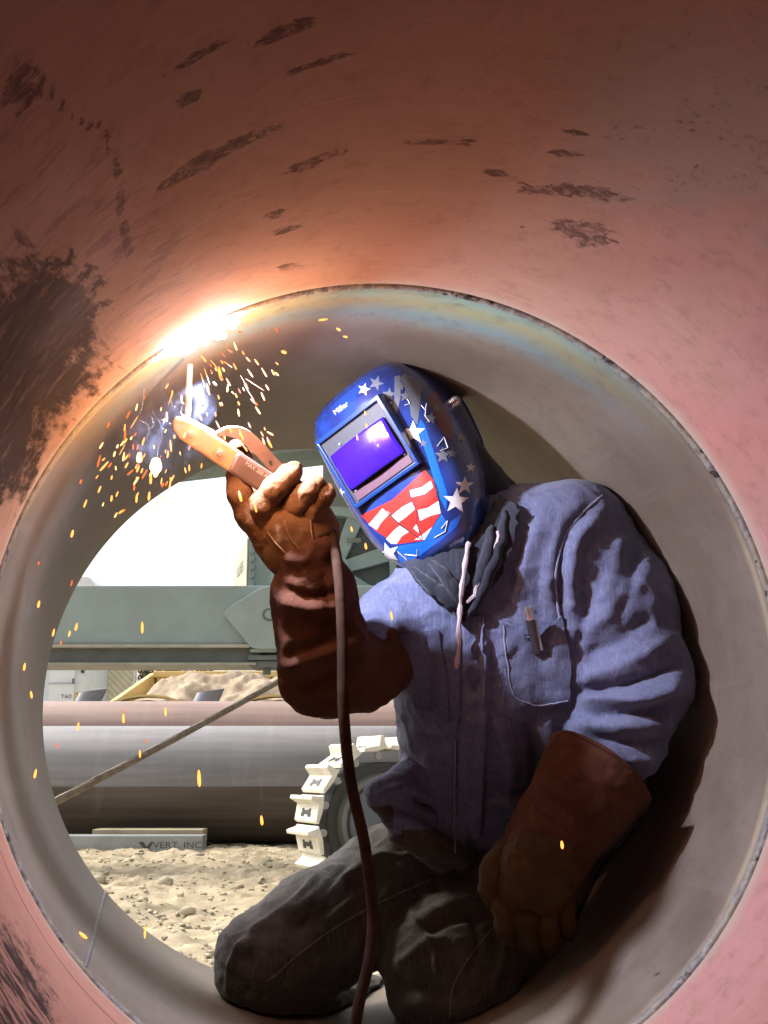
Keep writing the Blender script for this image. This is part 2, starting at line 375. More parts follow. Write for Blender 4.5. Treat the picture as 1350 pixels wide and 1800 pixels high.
def far_pipe_material():
    n = NT('bare_pipe_wall'); uv = pipe_uv_vec(n); ob = n.coord()
    big = n.noise(ob, 3.0, 5, 0.55); fine = n.noise(ob, 240, 3, 0.6); st = n.noise(n.mapping(uv, (2.2, 26, 1)), 1.5, 6, 0.6, 0.3)
    st2 = n.noise(n.mapping(uv, (20, 2.0, 1), rot=(0, 0, 0.5)), 1.0, 5, 0.6, 0.3)
    c = n.mix(n.ramp(big, 0.35, 0.65), (0.132, 0.104, 0.076), (0.165, 0.135, 0.100))
    c = n.mix(n.ramp(n.noise(ob, 14, 6, 0.65), 0.5, 0.75, 0, 0.3), c, (0.20, 0.180, 0.150))
    c = n.mix(n.ramp(st2, 0.58, 0.70, 0, 0.22), c, (0.21, 0.20, 0.175))
    sp = n.n('ShaderNodeSeparateXYZ'); n.L(uv, sp.inputs[0])
    # temper colours of the heated steel next to the finished weld, fading round the wall
    v = n.math('ADD', sp.outputs[1], n.math('MULTIPLY', n.math('SUBTRACT', big, 0.5), 0.10))
    cr = n.n('ShaderNodeValToRGB'); n.L(n.ramp(v, 0.0, 0.20, 0, 1, False), cr.inputs[0]); e = cr.color_ramp.elements
    e[0].position = 0.0; e[0].color = (0.17, 0.38, 0.33, 1); e[1].position = 1.0; e[1].color = (0.16, 0.15, 0.13, 1)
    for p, k in ((0.22, (0.29, 0.31, 0.15)), (0.45, (0.16, 0.26, 0.26)), (0.7, (0.20, 0.19, 0.14))):
        q = e.new(p); q.color = (*k, 1)
    um = n.math('MULTIPLY', n.ramp(sp.outputs[0], 1.35, 1.85), n.ramp(sp.outputs[0], 2.55, 2.2))
    vm = n.ramp(v, 0.20, 0.10)
    c = n.mix(n.math('MULTIPLY', n.math('MULTIPLY', um, vm), 0.9), c, cr.outputs[0])
    lip = n.ramp(n.math('ADD', sp.outputs[1], n.math('MULTIPLY', n.math('SUBTRACT', st, 0.5), 0.012)), 0.032, 0.020)
    lip2 = n.math('MULTIPLY', lip, n.ramp(sp.outputs[1], 0.011, 0.015))
    c = n.mix(n.math('MULTIPLY', lip2, n.ramp(big, 0.4, 0.6, 0.1, 0.6)), c, (0.32, 0.27, 0.16))
    grime = n.noise(ob, 30, 7, 0.72); c = n.mix(n.ramp(grime, 0.48, 0.70, 0, 0.35), c, (0.085, 0.070, 0.055))
    scr = n.noise(n.mapping(uv, (3.0, 60, 1), rot=(0, 0, 0.25)), 1.2, 5, 0.65, 0.2); c = n.mix(n.ramp(scr, 0.60, 0.68, 0, 0.22), c, (0.26, 0.24, 0.20))
    sp2 = n.noise(ob, 60, 4, 0.7); c = n.mix(n.ramp(sp2, 0.66, 0.72, 0, 0.5), c, (0.09, 0.075, 0.06))
    n.set(c, n.ramp(big, 0.3, 0.7, 0.48, 0.66), 0.15, 0.4)
    n.bump(fine, 0.15, 0.001)
    return n.m
def bead_material():
    n = NT('weld_metal'); ob = n.coord(); a = n.noise(ob, 70, 5, 0.7); b = n.noise(ob, 9, 3, 0.5)
    c = n.mix(n.ramp(a, 0.4, 0.62), (0.13, 0.12, 0.105), (0.25, 0.245, 0.215)); c = n.mix(n.ramp(b, 0.5, 0.6, 0, 0.6), c, (0.27, 0.235, 0.155))
    c = n.mix(n.ramp(n.noise(ob, 45, 2, 0.5), 0.62, 0.68), c, (0.03, 0.025, 0.02))
    n.set(c, n.ramp(a, 0.3, 0.7, 0.5, 0.75), 0.2); n.bump(a, 0.7, 0.004); return n.m
def sand_material(name='sand', a=(0.43, 0.355, 0.24), b=(0.32, 0.26, 0.175), sc=1.0):
    n = NT(name); c = n.coord(); k = n.mix(n.ramp(n.noise(c, 1.3 * sc, 8, 0.65), 0.35, 0.65), a, b)
    k = n.mix(n.ramp(n.noise(c, 14 * sc, 6, 0.7), 0.5, 0.75, 0, 0.6), k, tuple(x * 0.6 for x in b))
    k = n.mix(n.ramp(n.noise(c, 40 * sc, 4, 0.7), 0.58, 0.7, 0, 0.5), k, (0.52, 0.46, 0.35))
    n.set(k, 0.95, 0, 0.2); n.bump(n.noise(c, 55 * sc, 6, 0.7), 0.6, 0.012); return n.m
M = {}
M['near'] = near_pipe_material(); M['far'] = far_pipe_material(); M['bead'] = bead_material(); M['sand'] = sand_material()
M['outer'] = paint('rusty_outer_steel', (0.24, 0.15, 0.11), 0.75, 0, 0.35)

# ------------------------------------------------------------------ the two pipes joined by the weld
def lathe_pipe(prof, mat, name, parent=None, seg=240, t_div=None):
    """prof: closed loop of (r, t); uv = metres round, metres along"""
    V = []; m = len(prof)
    for i in range(seg):
        th = TH_CUT + 2 * PI * i / seg
        for r, t in prof: V.append(pipe_pt(th, t, r))
    fs = []; uv = []
    for i in range(seg):
        j = (i + 1) % seg
        for k in range(m):
            k2 = (k + 1) % m
            fs.append((i * m + k, j * m + k, j * m + k2, i * m + k2))
            u0, u1 = 2 * PI * i / seg * R0, 2 * PI * (i + 1) / seg * R0
            uv += [(u0, prof[k][1]), (u1, prof[k][1]), (u1, prof[k2][1]), (u0, prof[k2][1])]
    return mesh_obj(name, V, fs, mat, parent, True, 0.5, C0, uv)
near_root = thing('steel_pipe', 'wide pink primed steel pipe wall enclosing the view, scuffed and rust scabbed', 'pipe', C0)
ts = list(np.linspace(-11.0, -1.5, 9)) + list(np.linspace(-1.3, -0.012, 150))
o = lathe_pipe([(R0, t) for t in ts] + [(R0 + 0.004, -0.004), (R0 + WALL, -0.004), (R0 + WALL, -11.0)], M['near'], 'pipe_wall', near_root, 420)
nprof = len(ts) + 3; tcol = np.array(ts + [-0.004, -0.004, -11.0]); uvs = np.stack([np.repeat(2 * PI * np.arange(420) / 420 * R0, nprof), np.tile(tcol, 420)], 1)
at_ = o.data.attributes.new('scuff', 'FLOAT', 'POINT'); at_.data.foreach_set('value', scuff_field(uvs).astype(np.float32))
far_root = thing('pipe_section', 'short bare grey steel pipe section open to the yard, behind the weld seam', 'pipe', C0)
tf = [0.014] + list(np.linspace(0.03, LFAR - 0.006, 12))
lathe_pipe([(R0 + 0.0045, 0.004), (R0 - 0.001, 0.014), (R0 - 0.0015, 0.022)] + [(R0, t) for t in tf[1:]] + [(R0 + 0.004, LFAR), (R0 + WALL, LFAR), (R0 + WALL, 0.004)], M['far'], 'pipe_wall', far_root)
# weld bead: an uneven rippled ring between the two
V = []; fs = []; SEG = 900; rr = random.Random(3)
for i in range(SEG):
    th = 2 * PI * i / SEG
    w = 0.0075 + 0.002 * mnoise.noise(Vector((th * 9, 0, 1))) + 0.0012 * mnoise.noise(Vector((th * 60, 2, 1)))
    hgt = 0.0035 + 0.0012 * mnoise.noise(Vector((th * 20, 4, 0))) + 0.0008 * math.sin(th * 420) + 0.0012 * mnoise.noise(Vector((th * 120, 7, 1)))
    for q in range(7):
        a = PI * q / 6; V.append(pipe_pt(th, -math.cos(a) * w + 0.001 * mnoise.noise(Vector((th * 40, 0, 5))), R0 + 0.003 - (hgt + 0.003) * math.sin(a)))
for i in range(SEG):
    for q in range(6):
        j = (i + 1) % SEG; fs.append((i * 7 + q, i * 7 + q + 1, j * 7 + q + 1, j * 7 + q))
mesh_obj('weld_bead', V, fs, M['bead'], near_root, True)
# longitudinal seam weld on the far section
a1 = pipe_hit(150, 1700); a2 = pipe_hit(184, 1574)
b = MB(); th0 = (a1[1] + a2[1]) / 2
b.tube([pipe_pt(a1[1] + (a2[1] - a1[1]) * s, 0.02 + (LFAR - 0.03) * s, R0 + 0.0015) for s in np.linspace(0, 1, 60)], [0.0042 + 0.0008 * mnoise.noise(Vector((k * 0.9, 0, 0))) for k in range(60)], 8)
b.build('seam_weld', paint('seam_weld_steel', (0.15, 0.14, 0.13), 0.5, 0.4), far_root, True)
# timber skids carrying the pipe
Mwood = paint('skid_timber', (0.34, 0.26, 0.17), 0.85, 0, 0.4, (0.12, 0.09, 0.06), 0.5, 5)
for t in (-8.5, -5.0, -2.4, 0.55):
    c = C0 + AX * t; zt = C0[2] - R0 - WALL
    def q(u, v, z): w = c + BX * u + AX * v; return (w[0], w[1], z)
    m = MB(); m.hexa([q(-0.6, -0.1, -0.03), q(0.6, -0.1, -0.03), q(0.6, 0.1, -0.03), q(-0.6, 0.1, -0.03), q(-0.6, -0.1, zt + 0.001), q(0.6, -0.1, zt + 0.001), q(0.6, 0.1, zt + 0.001), q(-0.6, 0.1, zt + 0.001)])
    for s in (-1, 1):
        m.hexa([q(s * 0.22, -0.09, zt), q(s * 0.34, -0.09, zt), q(s * 0.34, 0.09, zt), q(s * 0.22, 0.09, zt), q(s * 0.25, -0.09, zt + 0.05), q(s * 0.34, -0.09, zt + 0.1), q(s * 0.34, 0.09, zt + 0.1), q(s * 0.25, 0.09, zt + 0.05)])
    props(m.build('timber_skid', Mwood, None, org=(c[0], c[1], 0), bevel=0.008), 'rough timber skid under the welded pipe', 'skid', 'timber skids under the welded pipe')

# ------------------------------------------------------------------ the yard: ground, stones
def gz(x, y):
    v = Vector((x, y, 0.0)); base = 0.045 * mnoise.fractal(v * 0.9, 0.9, 2.0, 4) + 0.036 * mnoise.fractal(v * 5.5 + Vector((5, 2, 1)), 0.8, 2.1, 4)
    r = 1 - abs(mnoise.noise(v * 7.0 + Vector((9, 1, 0))))
    return (base + 0.018 * r * r) * (1 if y < 14 else 0.5) - 0.02
def graded(lo, hi, step, far):
    a = list(np.arange(lo, hi, step)); s = step; x = hi; up = []
    while x < far: s *= 1.35; x += s; up.append(x)
    s = step; x = lo; dn = []
    while x > -far: s *= 1.35; x -= s; dn.append(x)
    return np.array(dn[::-1] + a + up)
xs = graded(-4.6, 1.0, 0.03, 700); ys = graded(2.6, 11.6, 0.03, 700)
GV = []
for y in ys:
    for x in xs:
        far = max(abs(x), abs(y)) > 20
        GV.append((x, y, -0.02 if far else gz(x, y)))
nx = len(xs); GF = [(j * nx + i, j * nx + i + 1, (j + 1) * nx + i + 1, (j + 1) * nx + i) for j in range(len(ys) - 1) for i in range(nx - 1)]
props(mesh_obj('ground', GV, GF, M['sand'], None, True), kind='structure')
ico = bmesh.new(); bmesh.ops.create_icosphere(ico, subdivisions=1, radius=1); IV = np.array([v.co[:] for v in ico.verts]); IF = [tuple(v.index for v in f.verts) for f in ico.faces]; ico.free()
Mstone = paint('pale_stone', (0.50, 0.43, 0.31), 0.9, 0, 0.35, None, 0, 3, 0.3, 40)
m = MB()
for i in range(2300):
    y = 3.2 + 8.2 * rnd.random() ** 0.8; x = y * rnd.uniform(-0.34, 0.03)
    s = rnd.choice([0.006, 0.007, 0.009, 0.012, 0.018]); sc = np.array([rnd.uniform(0.8, 1.3), rnd.uniform(0.8, 1.3), rnd.uniform(0.5, 0.9)]) * s
    jit = np.array([[1 + 0.25 * mnoise.noise(Vector(v) * 1.7 + Vector((i, 0, 0)))] for v in IV])
    m.add(IV * jit * sc + np.array([x, y, gz(x, y) + 0.3 * s]), IF)
props(m.build('gravel', Mstone), 'loose pale gravel and clods scattered over the sandy ground', 'gravel', kind='stuff')
for (px, py, s) in [(346, 1499, 0.055), (172, 1540, 0.05), (238, 1496, 0.035), (290, 1560, 0.05), (405, 1555, 0.035), (420, 1552, 0.03), (330, 1600, 0.04), (250, 1585, 0.03), (470, 1520, 0.04), (380, 1620, 0.03)]:
    g = PG(px, py + 6); sc = np.array([1.2, 1.0, 0.7]) * s
    jit = np.array([[1 + 0.22 * mnoise.noise(Vector(v) * 1.5 + Vector((px, 0, 0)))] for v in IV])
    z = gz(g[0], g[1]); bmo = mesh_obj('stone', IV * jit * sc + np.array([g[0], g[1], z + 0.4 * s]), IF, Mstone, None, True, None, (g[0], g[1], z))
    props(bmo, 'pale rounded stone lying on the sand', 'stone', 'larger stones on the sand')

# ------------------------------------------------------------------ the stored pipes
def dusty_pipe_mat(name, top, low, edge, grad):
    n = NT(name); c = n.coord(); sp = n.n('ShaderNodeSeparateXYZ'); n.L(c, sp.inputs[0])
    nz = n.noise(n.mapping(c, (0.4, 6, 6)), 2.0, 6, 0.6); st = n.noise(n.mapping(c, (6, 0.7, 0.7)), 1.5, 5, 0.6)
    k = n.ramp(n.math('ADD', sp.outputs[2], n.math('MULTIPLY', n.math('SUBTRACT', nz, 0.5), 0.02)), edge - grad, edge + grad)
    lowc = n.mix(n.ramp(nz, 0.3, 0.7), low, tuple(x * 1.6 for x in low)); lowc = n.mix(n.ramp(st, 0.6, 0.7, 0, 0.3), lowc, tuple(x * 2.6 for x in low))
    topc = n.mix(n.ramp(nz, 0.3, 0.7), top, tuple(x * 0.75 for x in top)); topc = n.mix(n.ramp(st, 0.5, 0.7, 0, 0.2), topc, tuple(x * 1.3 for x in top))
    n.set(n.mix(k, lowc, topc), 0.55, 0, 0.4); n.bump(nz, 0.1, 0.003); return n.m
def lying_pipe(name, Y, zc, r, x0, x1, mat, label, group=None):
    root = thing(name, label, 'pipe', ((x0 + x1) / 2, Y, zc)); seg = 96; V = []; fs = []
    prof = [(x0, r), (x1, r), (x1, r - 0.022), (x0, r - 0.022)]
    for i in range(seg):
        a = 2 * PI * i / seg
        for x, q in prof: V.append((x, Y + q * math.cos(a), zc + q * math.sin(a)))
    for i in range(seg):
        j = (i + 1) % seg
        for k in range(4): fs.append((i * 4 + k, j * 4 + k, j * 4 + (k + 1) % 4, i * 4 + (k + 1) % 4))
    mesh_obj('pipe_wall', V, fs, mat, root, True, 0.6); return root
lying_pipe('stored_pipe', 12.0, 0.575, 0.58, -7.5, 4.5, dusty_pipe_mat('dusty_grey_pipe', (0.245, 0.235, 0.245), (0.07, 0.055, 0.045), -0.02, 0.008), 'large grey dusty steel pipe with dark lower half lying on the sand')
zt = (1350 - 1237) * 14 / 2000 + 0.73
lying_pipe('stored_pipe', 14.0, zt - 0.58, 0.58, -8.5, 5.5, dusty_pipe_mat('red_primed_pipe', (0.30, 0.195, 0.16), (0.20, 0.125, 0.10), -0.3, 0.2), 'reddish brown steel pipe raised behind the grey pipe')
for x in (-6, 0.5, 4.4):
    props(MB().box((x, 13.55, -0.05), (x + 0.3, 14.45, zt - 1.158)).build('timber_skid', Mwood, None, org=(x, 14, 0), bevel=0.01), 'squared timber skid under the reddish stored pipe', 'skid', 'skids under the reddish pipe')
# plank and plastic-wrapped lumber by the grey pipe
def px_box(x0, x1, ytop, ybot, Y, depth): 
    a = PY(x0, ytop, Y); b = PY(x1, ybot, Y); return (a[0], Y, b[2]), (b[0], Y + depth, a[2])
lo, hi = px_box(162, 356, 1458, 1484, 11.05, 0.28)
props(MB().box(lo, hi).build('wooden_plank', paint('pale_timber', (0.45, 0.37, 0.24), 0.85, 0, 0.3, (0.3, 0.24, 0.16), 0.4, 3), None, org=(lo[0], lo[1], lo[2]), bevel=0.012), 'pale timber plank beside the grey pipe behind the wrapped lumber', 'plank')
lo, hi = px_box(-60, 355, 1469, 1506, 10.75, 0.26)
lum = thing('wrapped_lumber', 'lumber bundle in silver grey wrap printed with dark letters, before the plank', 'lumber', lo)
MB().box(lo, hi).build('wrap', paint('silver_wrap', (0.34, 0.36, 0.37), 0.3, 0.0, 0.2, (0.2, 0.2, 0.2), 0.3, 3), lum, bevel=0.012)
Mprint = paint('faded_black_print', (0.07, 0.07, 0.075), 0.6)
t0 = PY(312, 1486, 10.748); text_mesh('VERT. INC', 'lettering', Mprint, lum, t0, (1.25, 0, 0), (0, 0, 1), 0.055)
vv = [PY(x, y, 10.747) for x, y in ((243, 1480), (252, 1480), (258, 1489), (264, 1480), (270, 1480), (260, 1495), (256, 1495))]
mesh_obj('emblem', vv, [tuple(range(7))], Mprint, lum)
# wire rope running from the pipe's left to the machine
Mrope = paint('greasy_wire_rope', (0.17, 0.13, 0.09), 0.55, 0.5, 0.4, None, 0, 30)
a = PG(20, 1446, 0.25); a = P(70, 1416, 4.2); b_ = P(560, 1158, 6.9)
rope = thing('wire_rope', 'brown twisted wire rope slanting up to the grey machine', 'rope', a)
d = b_ - a; a = a - d * 0.35; L = np.linalg.norm(b_ - a); dd = (b_ - a) / L; s1 = np.cross(dd, [0, 0, 1]); s1 /= np.linalg.norm(s1); s2 = np.cross(dd, s1)
for k in range(6):
    ph = k * PI / 3; N_ = 260
    sag = lambda s: -0.02 * 4 * s * (1 - s)
    MB().tube([a + dd * (L * s) + BZ * sag(s) + 0.0095 * (s1 * math.cos(ph + s * L * 44) + s2 * math.sin(ph + s * L * 44)) for s in np.linspace(0, 1, N_)], 0.0072, 6).build('strand', Mrope, rope, True)

# ------------------------------------------------------------------ the grey crawler machine
Mgrey = paint('machine_grey', (0.275, 0.345, 0.34), 0.45, 0, 0.12, (0.33, 0.31, 0.26), 0.25, 2.5)
Mgrey2 = paint('machine_dark_grey', (0.13, 0.15, 0.148), 0.55, 0, 0.2)
Molive = paint('machine_olive', (0.20, 0.20, 0.165), 0.55, 0, 0.2)
Mcream = paint('warm_white_steel', (0.62, 0.58, 0.46), 0.6, 0, 0.12)
Mblack = paint('greasy_black', (0.025, 0.023, 0.022), 0.5, 0, 0.3)
Mbolt = paint('bolt_steel', (0.35, 0.35, 0.34), 0.35, 0.7)
YB = 9.2
def zp(py, Y): return PY(675, py, Y)[2]
def xp(px, py, Y): return PY(px, py, Y)[0]
root = thing('crawler_crane', 'grey green crawler machine with long box boom and pale track shoes', 'crane', (0.6, 8.6, 0))
xl, xr = xp(-150, 1080, YB), xp(760, 1080, YB)
m = MB(); m.box((xl, YB, zp(1133, YB)), (xr, YB + 0.6, zp(1029, YB))); boom = m.build('boom', Mgrey, root, bevel=0.018)
MB().box((xl, YB - 0.05, zp(1139, YB)), (xp(440, 1139, YB), YB + 0.6, zp(1133.5, YB))).build('boom_flange', paint('rubbed_edge', (0.42, 0.40, 0.33), 0.5), root)
MB().box((xl, YB + 0.06, zp(1164, YB)), (xp(455, 1164, YB), YB + 0.5, zp(1139.5, YB))).build('rail', Mgrey2, root)
MB().box((xl, YB + 0.0, zp(1169, YB)), (xp(450, 1169, YB), YB + 0.5, zp(1164.5, YB))).build('rail_flange', paint('rubbed_edge_low', (0.36, 0.35, 0.30), 0.5), root)
Yg = YB - 0.07
pg = [PY(x, y, Yg) for x, y in ((393, 1080), (400, 1068), (455, 1034), (475, 1029.5), (760, 1029.5), (760, 1141), (452, 1141), (440, 1137))]
gus = MB().prism(pg, (0, 0.068, 0)).build('gusset_plate', paint('machine_grey_plate', (0.30, 0.365, 0.36), 0.45, 0, 0.1), root, bevel=0.012)
sl = []
for k in range(17):
    a = PI / 2 + PI * k / 16; sl.append((472 + 11 * math.cos(a), 1080 - 11 * math.sin(a)))
sl = sl + [(560, 1091), (560, 1069)]
MB().prism([PY(x, y, Yg - 0.012) for x, y in sl], (0, 0.01, 0)).build('slot_plate', Mgrey2, root, bevel=0.004)
MB().prism([PY(x, y, Yg - 0.02) for x, y in [(474 + (x - 472) * 0.8 if x < 500 else 560, 1080 + (y - 1080) * 0.68) for x, y in sl]], (0, 0.006, 0)).build('slot_cover', Mgrey, root)
MB().box((xp(440, 1150, YB), YB - 0.03, zp(1147, YB)), (xr, YB + 0.4, zp(1141.5, YB))).build('shelf_plate', Mgrey, root)
MB().box((xp(437, 1150, YB), YB - 0.01, zp(1160, YB)), (xr, YB + 0.4, zp(1152, YB))).build('shelf_plate', Mgrey2, root)
MB().box((xp(440, 1150, YB), YB + 0.02, zp(1172, YB)), (xr, YB + 0.4, zp(1160.5, YB))).build('shelf_plate', Mgrey2, root, bevel=0.01)
c = PY(467, 1172, YB); MB().tube([c + np.array([0, 0.1, -0.055]), c + np.array([0, 0.1, 0.02])], 0.035, 6).build('bolt', Mgrey2, root)
MB().box((xp(430, 1150, YB), YB + 0.1, zp(1152, YB)), (xp(437, 1150, YB), YB + 0.3, zp(1139, YB))).build('bracket', Mblack, root)
# counterweight with bolted edge
Yc = 10.4; cw0, cw1 = PY(438, 945, Yc), PY(620, 1040, Yc)
lx, ly = xp(411, 990, Yc + 0.7), Yc + 0.9
zb, z1 = 1.85, cw0[2]
m = MB(); m.prism([(cw0[0], Yc, zb), (cw1[0], Yc, zb), (cw1[0], ly, zb), (lx, ly, zb)], (0, 0, z1 - zb)); cw = m.build('counterweight', Mgrey, root, bevel=0.01)
z2 = zp(952, Yc + 0.5)
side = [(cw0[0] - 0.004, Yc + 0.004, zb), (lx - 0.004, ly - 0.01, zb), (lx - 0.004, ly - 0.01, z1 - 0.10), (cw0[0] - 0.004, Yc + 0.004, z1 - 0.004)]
MB().prism(side, (-0.012, -0.002, 0)).build('side_plate', paint('sunlit_cream_plate', (0.40, 0.38, 0.28), 0.6, 0, 0.12), root)  # warm light on the counterweight's left face is put into this colour
for k in range(9):
    z = z1 - 0.045 - k * 0.078; x = cw0[0] + 0.035
    MB().tube([(x, Yc + 0.01, z), (x, Yc - 0.022, z)], [0.03, 0.026], 12).build('bolt', Mgrey, cw, True)
sd_ = np.array([cw0[0] - lx, Yc - ly, 0]); sd_ /= np.linalg.norm(sd_); nrm_ = np.array([sd_[1], -sd_[0], 0])
if nrm_ @ (CAM - cw0) < 0: nrm_ = -nrm_
mid = (np.array(side[0]) + np.array(side[1])) / 2; mid[2] = zp(1003, Yc + 0.5)
text_mesh('LUES', 'lettering', Mprint, cw, mid + nrm_ * 0.02, sd_ * 1.5, (0, 0, 1), 0.10)
# spoked slew wheel
Yw = 9.75; wc = PY(588, 1003, Yw); Rw = np.linalg.norm(PY(588, 893, Yw) - wc)
def ring_prism(c, r0, r1, y0, y1, seg=64):
    m = MB(); V = []; fs = []
    for i in range(seg):
        a = 2 * PI * i / seg
        for r, y in ((r0, y0), (r1, y0), (r1, y1), (r0, y1)): V.append((c[0] + r * math.cos(a), y, c[2] + r * math.sin(a)))
    for i in range(seg):
        j = (i + 1) % seg
        for k in range(4): fs.append((i * 4 + k, j * 4 + k, j * 4 + (k + 1) % 4, i * 4 + (k + 1) % 4))
    return m.add(V, fs)
whl = ring_prism(wc, Rw * 0.86, Rw, Yw - 0.06, Yw + 0.06).build('wheel', Mgrey, root, True, 0.6)
ring_prism(wc, 0.03, Rw * 0.24, Yw - 0.07, Yw + 0.07).build('hub', Mgrey, whl, True, 0.6)
for k in range(7):
    a = 0.30 + k * 2 * PI / 7; u = np.array([math.cos(a), 0, math.sin(a)]); w = np.array([-math.sin(a), 0, math.cos(a)])
    w0, w1 = 0.055, 0.032
    pts = [wc + u * Rw * 0.2 + w * w0, wc + u * Rw * 0.89 + w * w1 * 2.2, wc + u * Rw * 0.89 - w * w1 * 2.2, wc + u * Rw * 0.2 - w * w0]
    MB().prism([p + np.array([0, -0.045, 0]) for p in pts], (0, 0.09, 0)).build('spoke', Mgrey, whl, bevel=0.008)
ring_prism(wc, 0.0, Rw * 0.9, Yw + 0.065, Yw + 0.09).build('back_disc', Mgrey2, whl)
lp = PY(622, 950, Yw - 0.06); MB().box(lp + np.array([-0.06, -0.012, -0.02]), lp + np.array([0.06, 0.0, 0.02])).build('latch', Molive, whl)
# housing behind the wheel and the overhead beam
MB().box((xp(566, 900, 10.1), 10.1, 1.8), (xp(900, 900, 10.1), 12.0, zp(790, 10.1))).build('housing', Molive, root, bevel=0.02)
Yo = 8.4; o0 = PY(120, 872, Yo + 0.5) - np.array([0, 0.5, 0]); o1 = PY(760, 796, Yo + 0.5) - np.array([0, 0.5, 0])
MB().prism([o0, o1, o1 + np.array([0, 0, 0.75]), o0 + np.array([0, 0, 0.75])], (0, 0.5, 0)).build('upper_arm', paint('machine_green_grey', (0.19, 0.225, 0.20), 0.5), root, bevel=0.015)
MB().box((xp(720, 900, 8.9), 8.45, 1.9), (xp(900, 900, 8.9), 9.1, o1[2] + 0.6)).build('mast', Mgrey, root, bevel=0.02)
# track with pale shoes, turned a little towards the pipe
YT = 6.9; tc = PY(656, 1436, YT); RT = 0.425; ANG = math.radians(26)
fx = np.array([-math.cos(ANG), -math.sin(ANG), 0]); fy = np.array([math.sin(ANG), -math.cos(ANG), 0])   # forward, and outward to the camera's side
tc[2] = RT + 0.0; WT = 0.19
def T(u, v, z): return tc + fx * u + fy * v + BZ * z           # u forward, v across, z from the idler centre
track = MB()
prof = [T(0.80 * RT * math.cos(a), WT * 0.55, 0.80 * RT * math.sin(a)) for a in np.linspace(-PI / 2, PI / 2, 24)]
back = 2.6
prof = prof + [T(-back, WT * 0.55, 0.80 * RT), T(-back, WT * 0.55, -0.80 * RT)]
trk = track.prism(prof, -fy * WT * 1.1).build('track', Mblack, root, bevel=0.01)
def disc(r, v0, v1, mat, name, par, rr=None):
    m = MB(); m.tube([T(0, v0, 0), T(0, v1, 0)], [r, rr or r], 48); return m.build(name, mat, par, True, 0.6)
disc(RT * 0.66, WT * 0.5, WT * 0.5 + 0.05, paint('idler_rim', (0.14, 0.14, 0.125), 0.5), 'idler_rim', trk, RT * 0.62)
disc(RT * 0.55, WT * 0.5, WT * 0.5 + 0.058, Mblack, 'idler_groove', trk)
disc(RT * 0.52, WT * 0.5, WT * 0.5 + 0.066, paint('idler_blue_grey', (0.085, 0.10, 0.115), 0.5), 'idler_disc', trk)
arc = PI * RT; pitch = 0.172; shoes = []
s = 0.06
pos = []
while s < arc + 1.9:                                         # from the bottom, round the front, along the top
    if s < arc: a = -PI / 2 + s / RT; pos.append((RT * math.cos(a), RT * math.sin(a), a))
    else: pos.append((-(s - arc), RT, PI / 2))
    s += pitch
shoe_me = None; lug_me = None
sm = MB(); hw = pitch * 0.47; W2 = 0.165
sm.prism([(-hw, 0, -0.012), (-hw * 0.8, 0, 0.012), (hw * 0.35, 0, 0.012), (hw * 0.55, 0, 0.055), (hw * 0.8, 0, 0.055), (hw * 0.85, 0, 0.008), (hw, 0, -0.012)], (0, 0, 0))
shoe_v = []
outl = [(-hw, -0.012), (-hw * 0.86, 0.010), (hw * 0.30, 0.010), (hw * 0.52, 0.062), (hw * 0.80, 0.062), (hw * 0.86, 0.004), (hw, -0.014), (0, -0.022)]
sm = MB(); sm.prism([(x, -W2, z) for x, z in outl], (0, 2 * W2, 0))
Mshoe = paint('pale_worn_track_steel', (0.66, 0.63, 0.53), 0.6, 0, 0.15, (0.35, 0.29, 0.2), 0.35, 9)
for i, (u, z, a) in enumerate(pos):
    X = fx * (-math.sin(a)) + BZ * math.cos(a); Z = fx * math.cos(a) + BZ * math.sin(a)
    Mx = Matrix.Identity(4)
    for r in range(3): Mx[r][0], Mx[r][1], Mx[r][2] = X[r], fy[r], Z[r]
    p = T(u, 0.02, z)
    if shoe_me is None:
        so = sm.build('shoe', Mshoe, None, bevel=0.006); shoe_me = so.data
        so.parent = trk
        hm = MB()
        for (hx, hy, wx, wy) in [(-0.035, -0.05, 0.012, 0.02), (-0.035, 0.05, 0.012, 0.02), (-0.01, -0.05, 0.01, 0.014), (-0.01, 0.05, 0.01, 0.014), (-0.022, 0, 0.012, 0.05)]:
            hm.box((hx - wx, hy - wy, 0.008), (hx + wx, hy + wy, 0.0125))
        ho = hm.build('shoe_slot', Mblack, None); lug_me = ho.data
        pm = MB(); pm.tube([(0.03, W2 * 0.62, -0.05), (0.03, W2 * 0.72, -0.05)], 0.022, 10)
        po = pm.build('link_pin', Mbolt, None, True); pin_me = po.data
        bpy.data.objects.remove(ho); bpy.data.objects.remove(po)
    else:
        so = bpy.data.objects.new('shoe', shoe_me); COL.objects.link(so); so.parent = trk
    loc = Matrix.Translation(Vector(p - ORG[root.name])) @ Mx
    so.matrix_basis = loc
    for me, nm in ((lug_me, 'shoe_slot'), (pin_me, 'link_pin')):
        h = bpy.data.objects.new(nm, me); COL.objects.link(h); h.parent = trk; h.matrix_basis = loc
MB().box((tc[0] - 0.2, 7.6, 0.3), (tc[0] + 2.6, 9.0, 0.75)).build('chassis', Mgrey2, root, bevel=0.02)

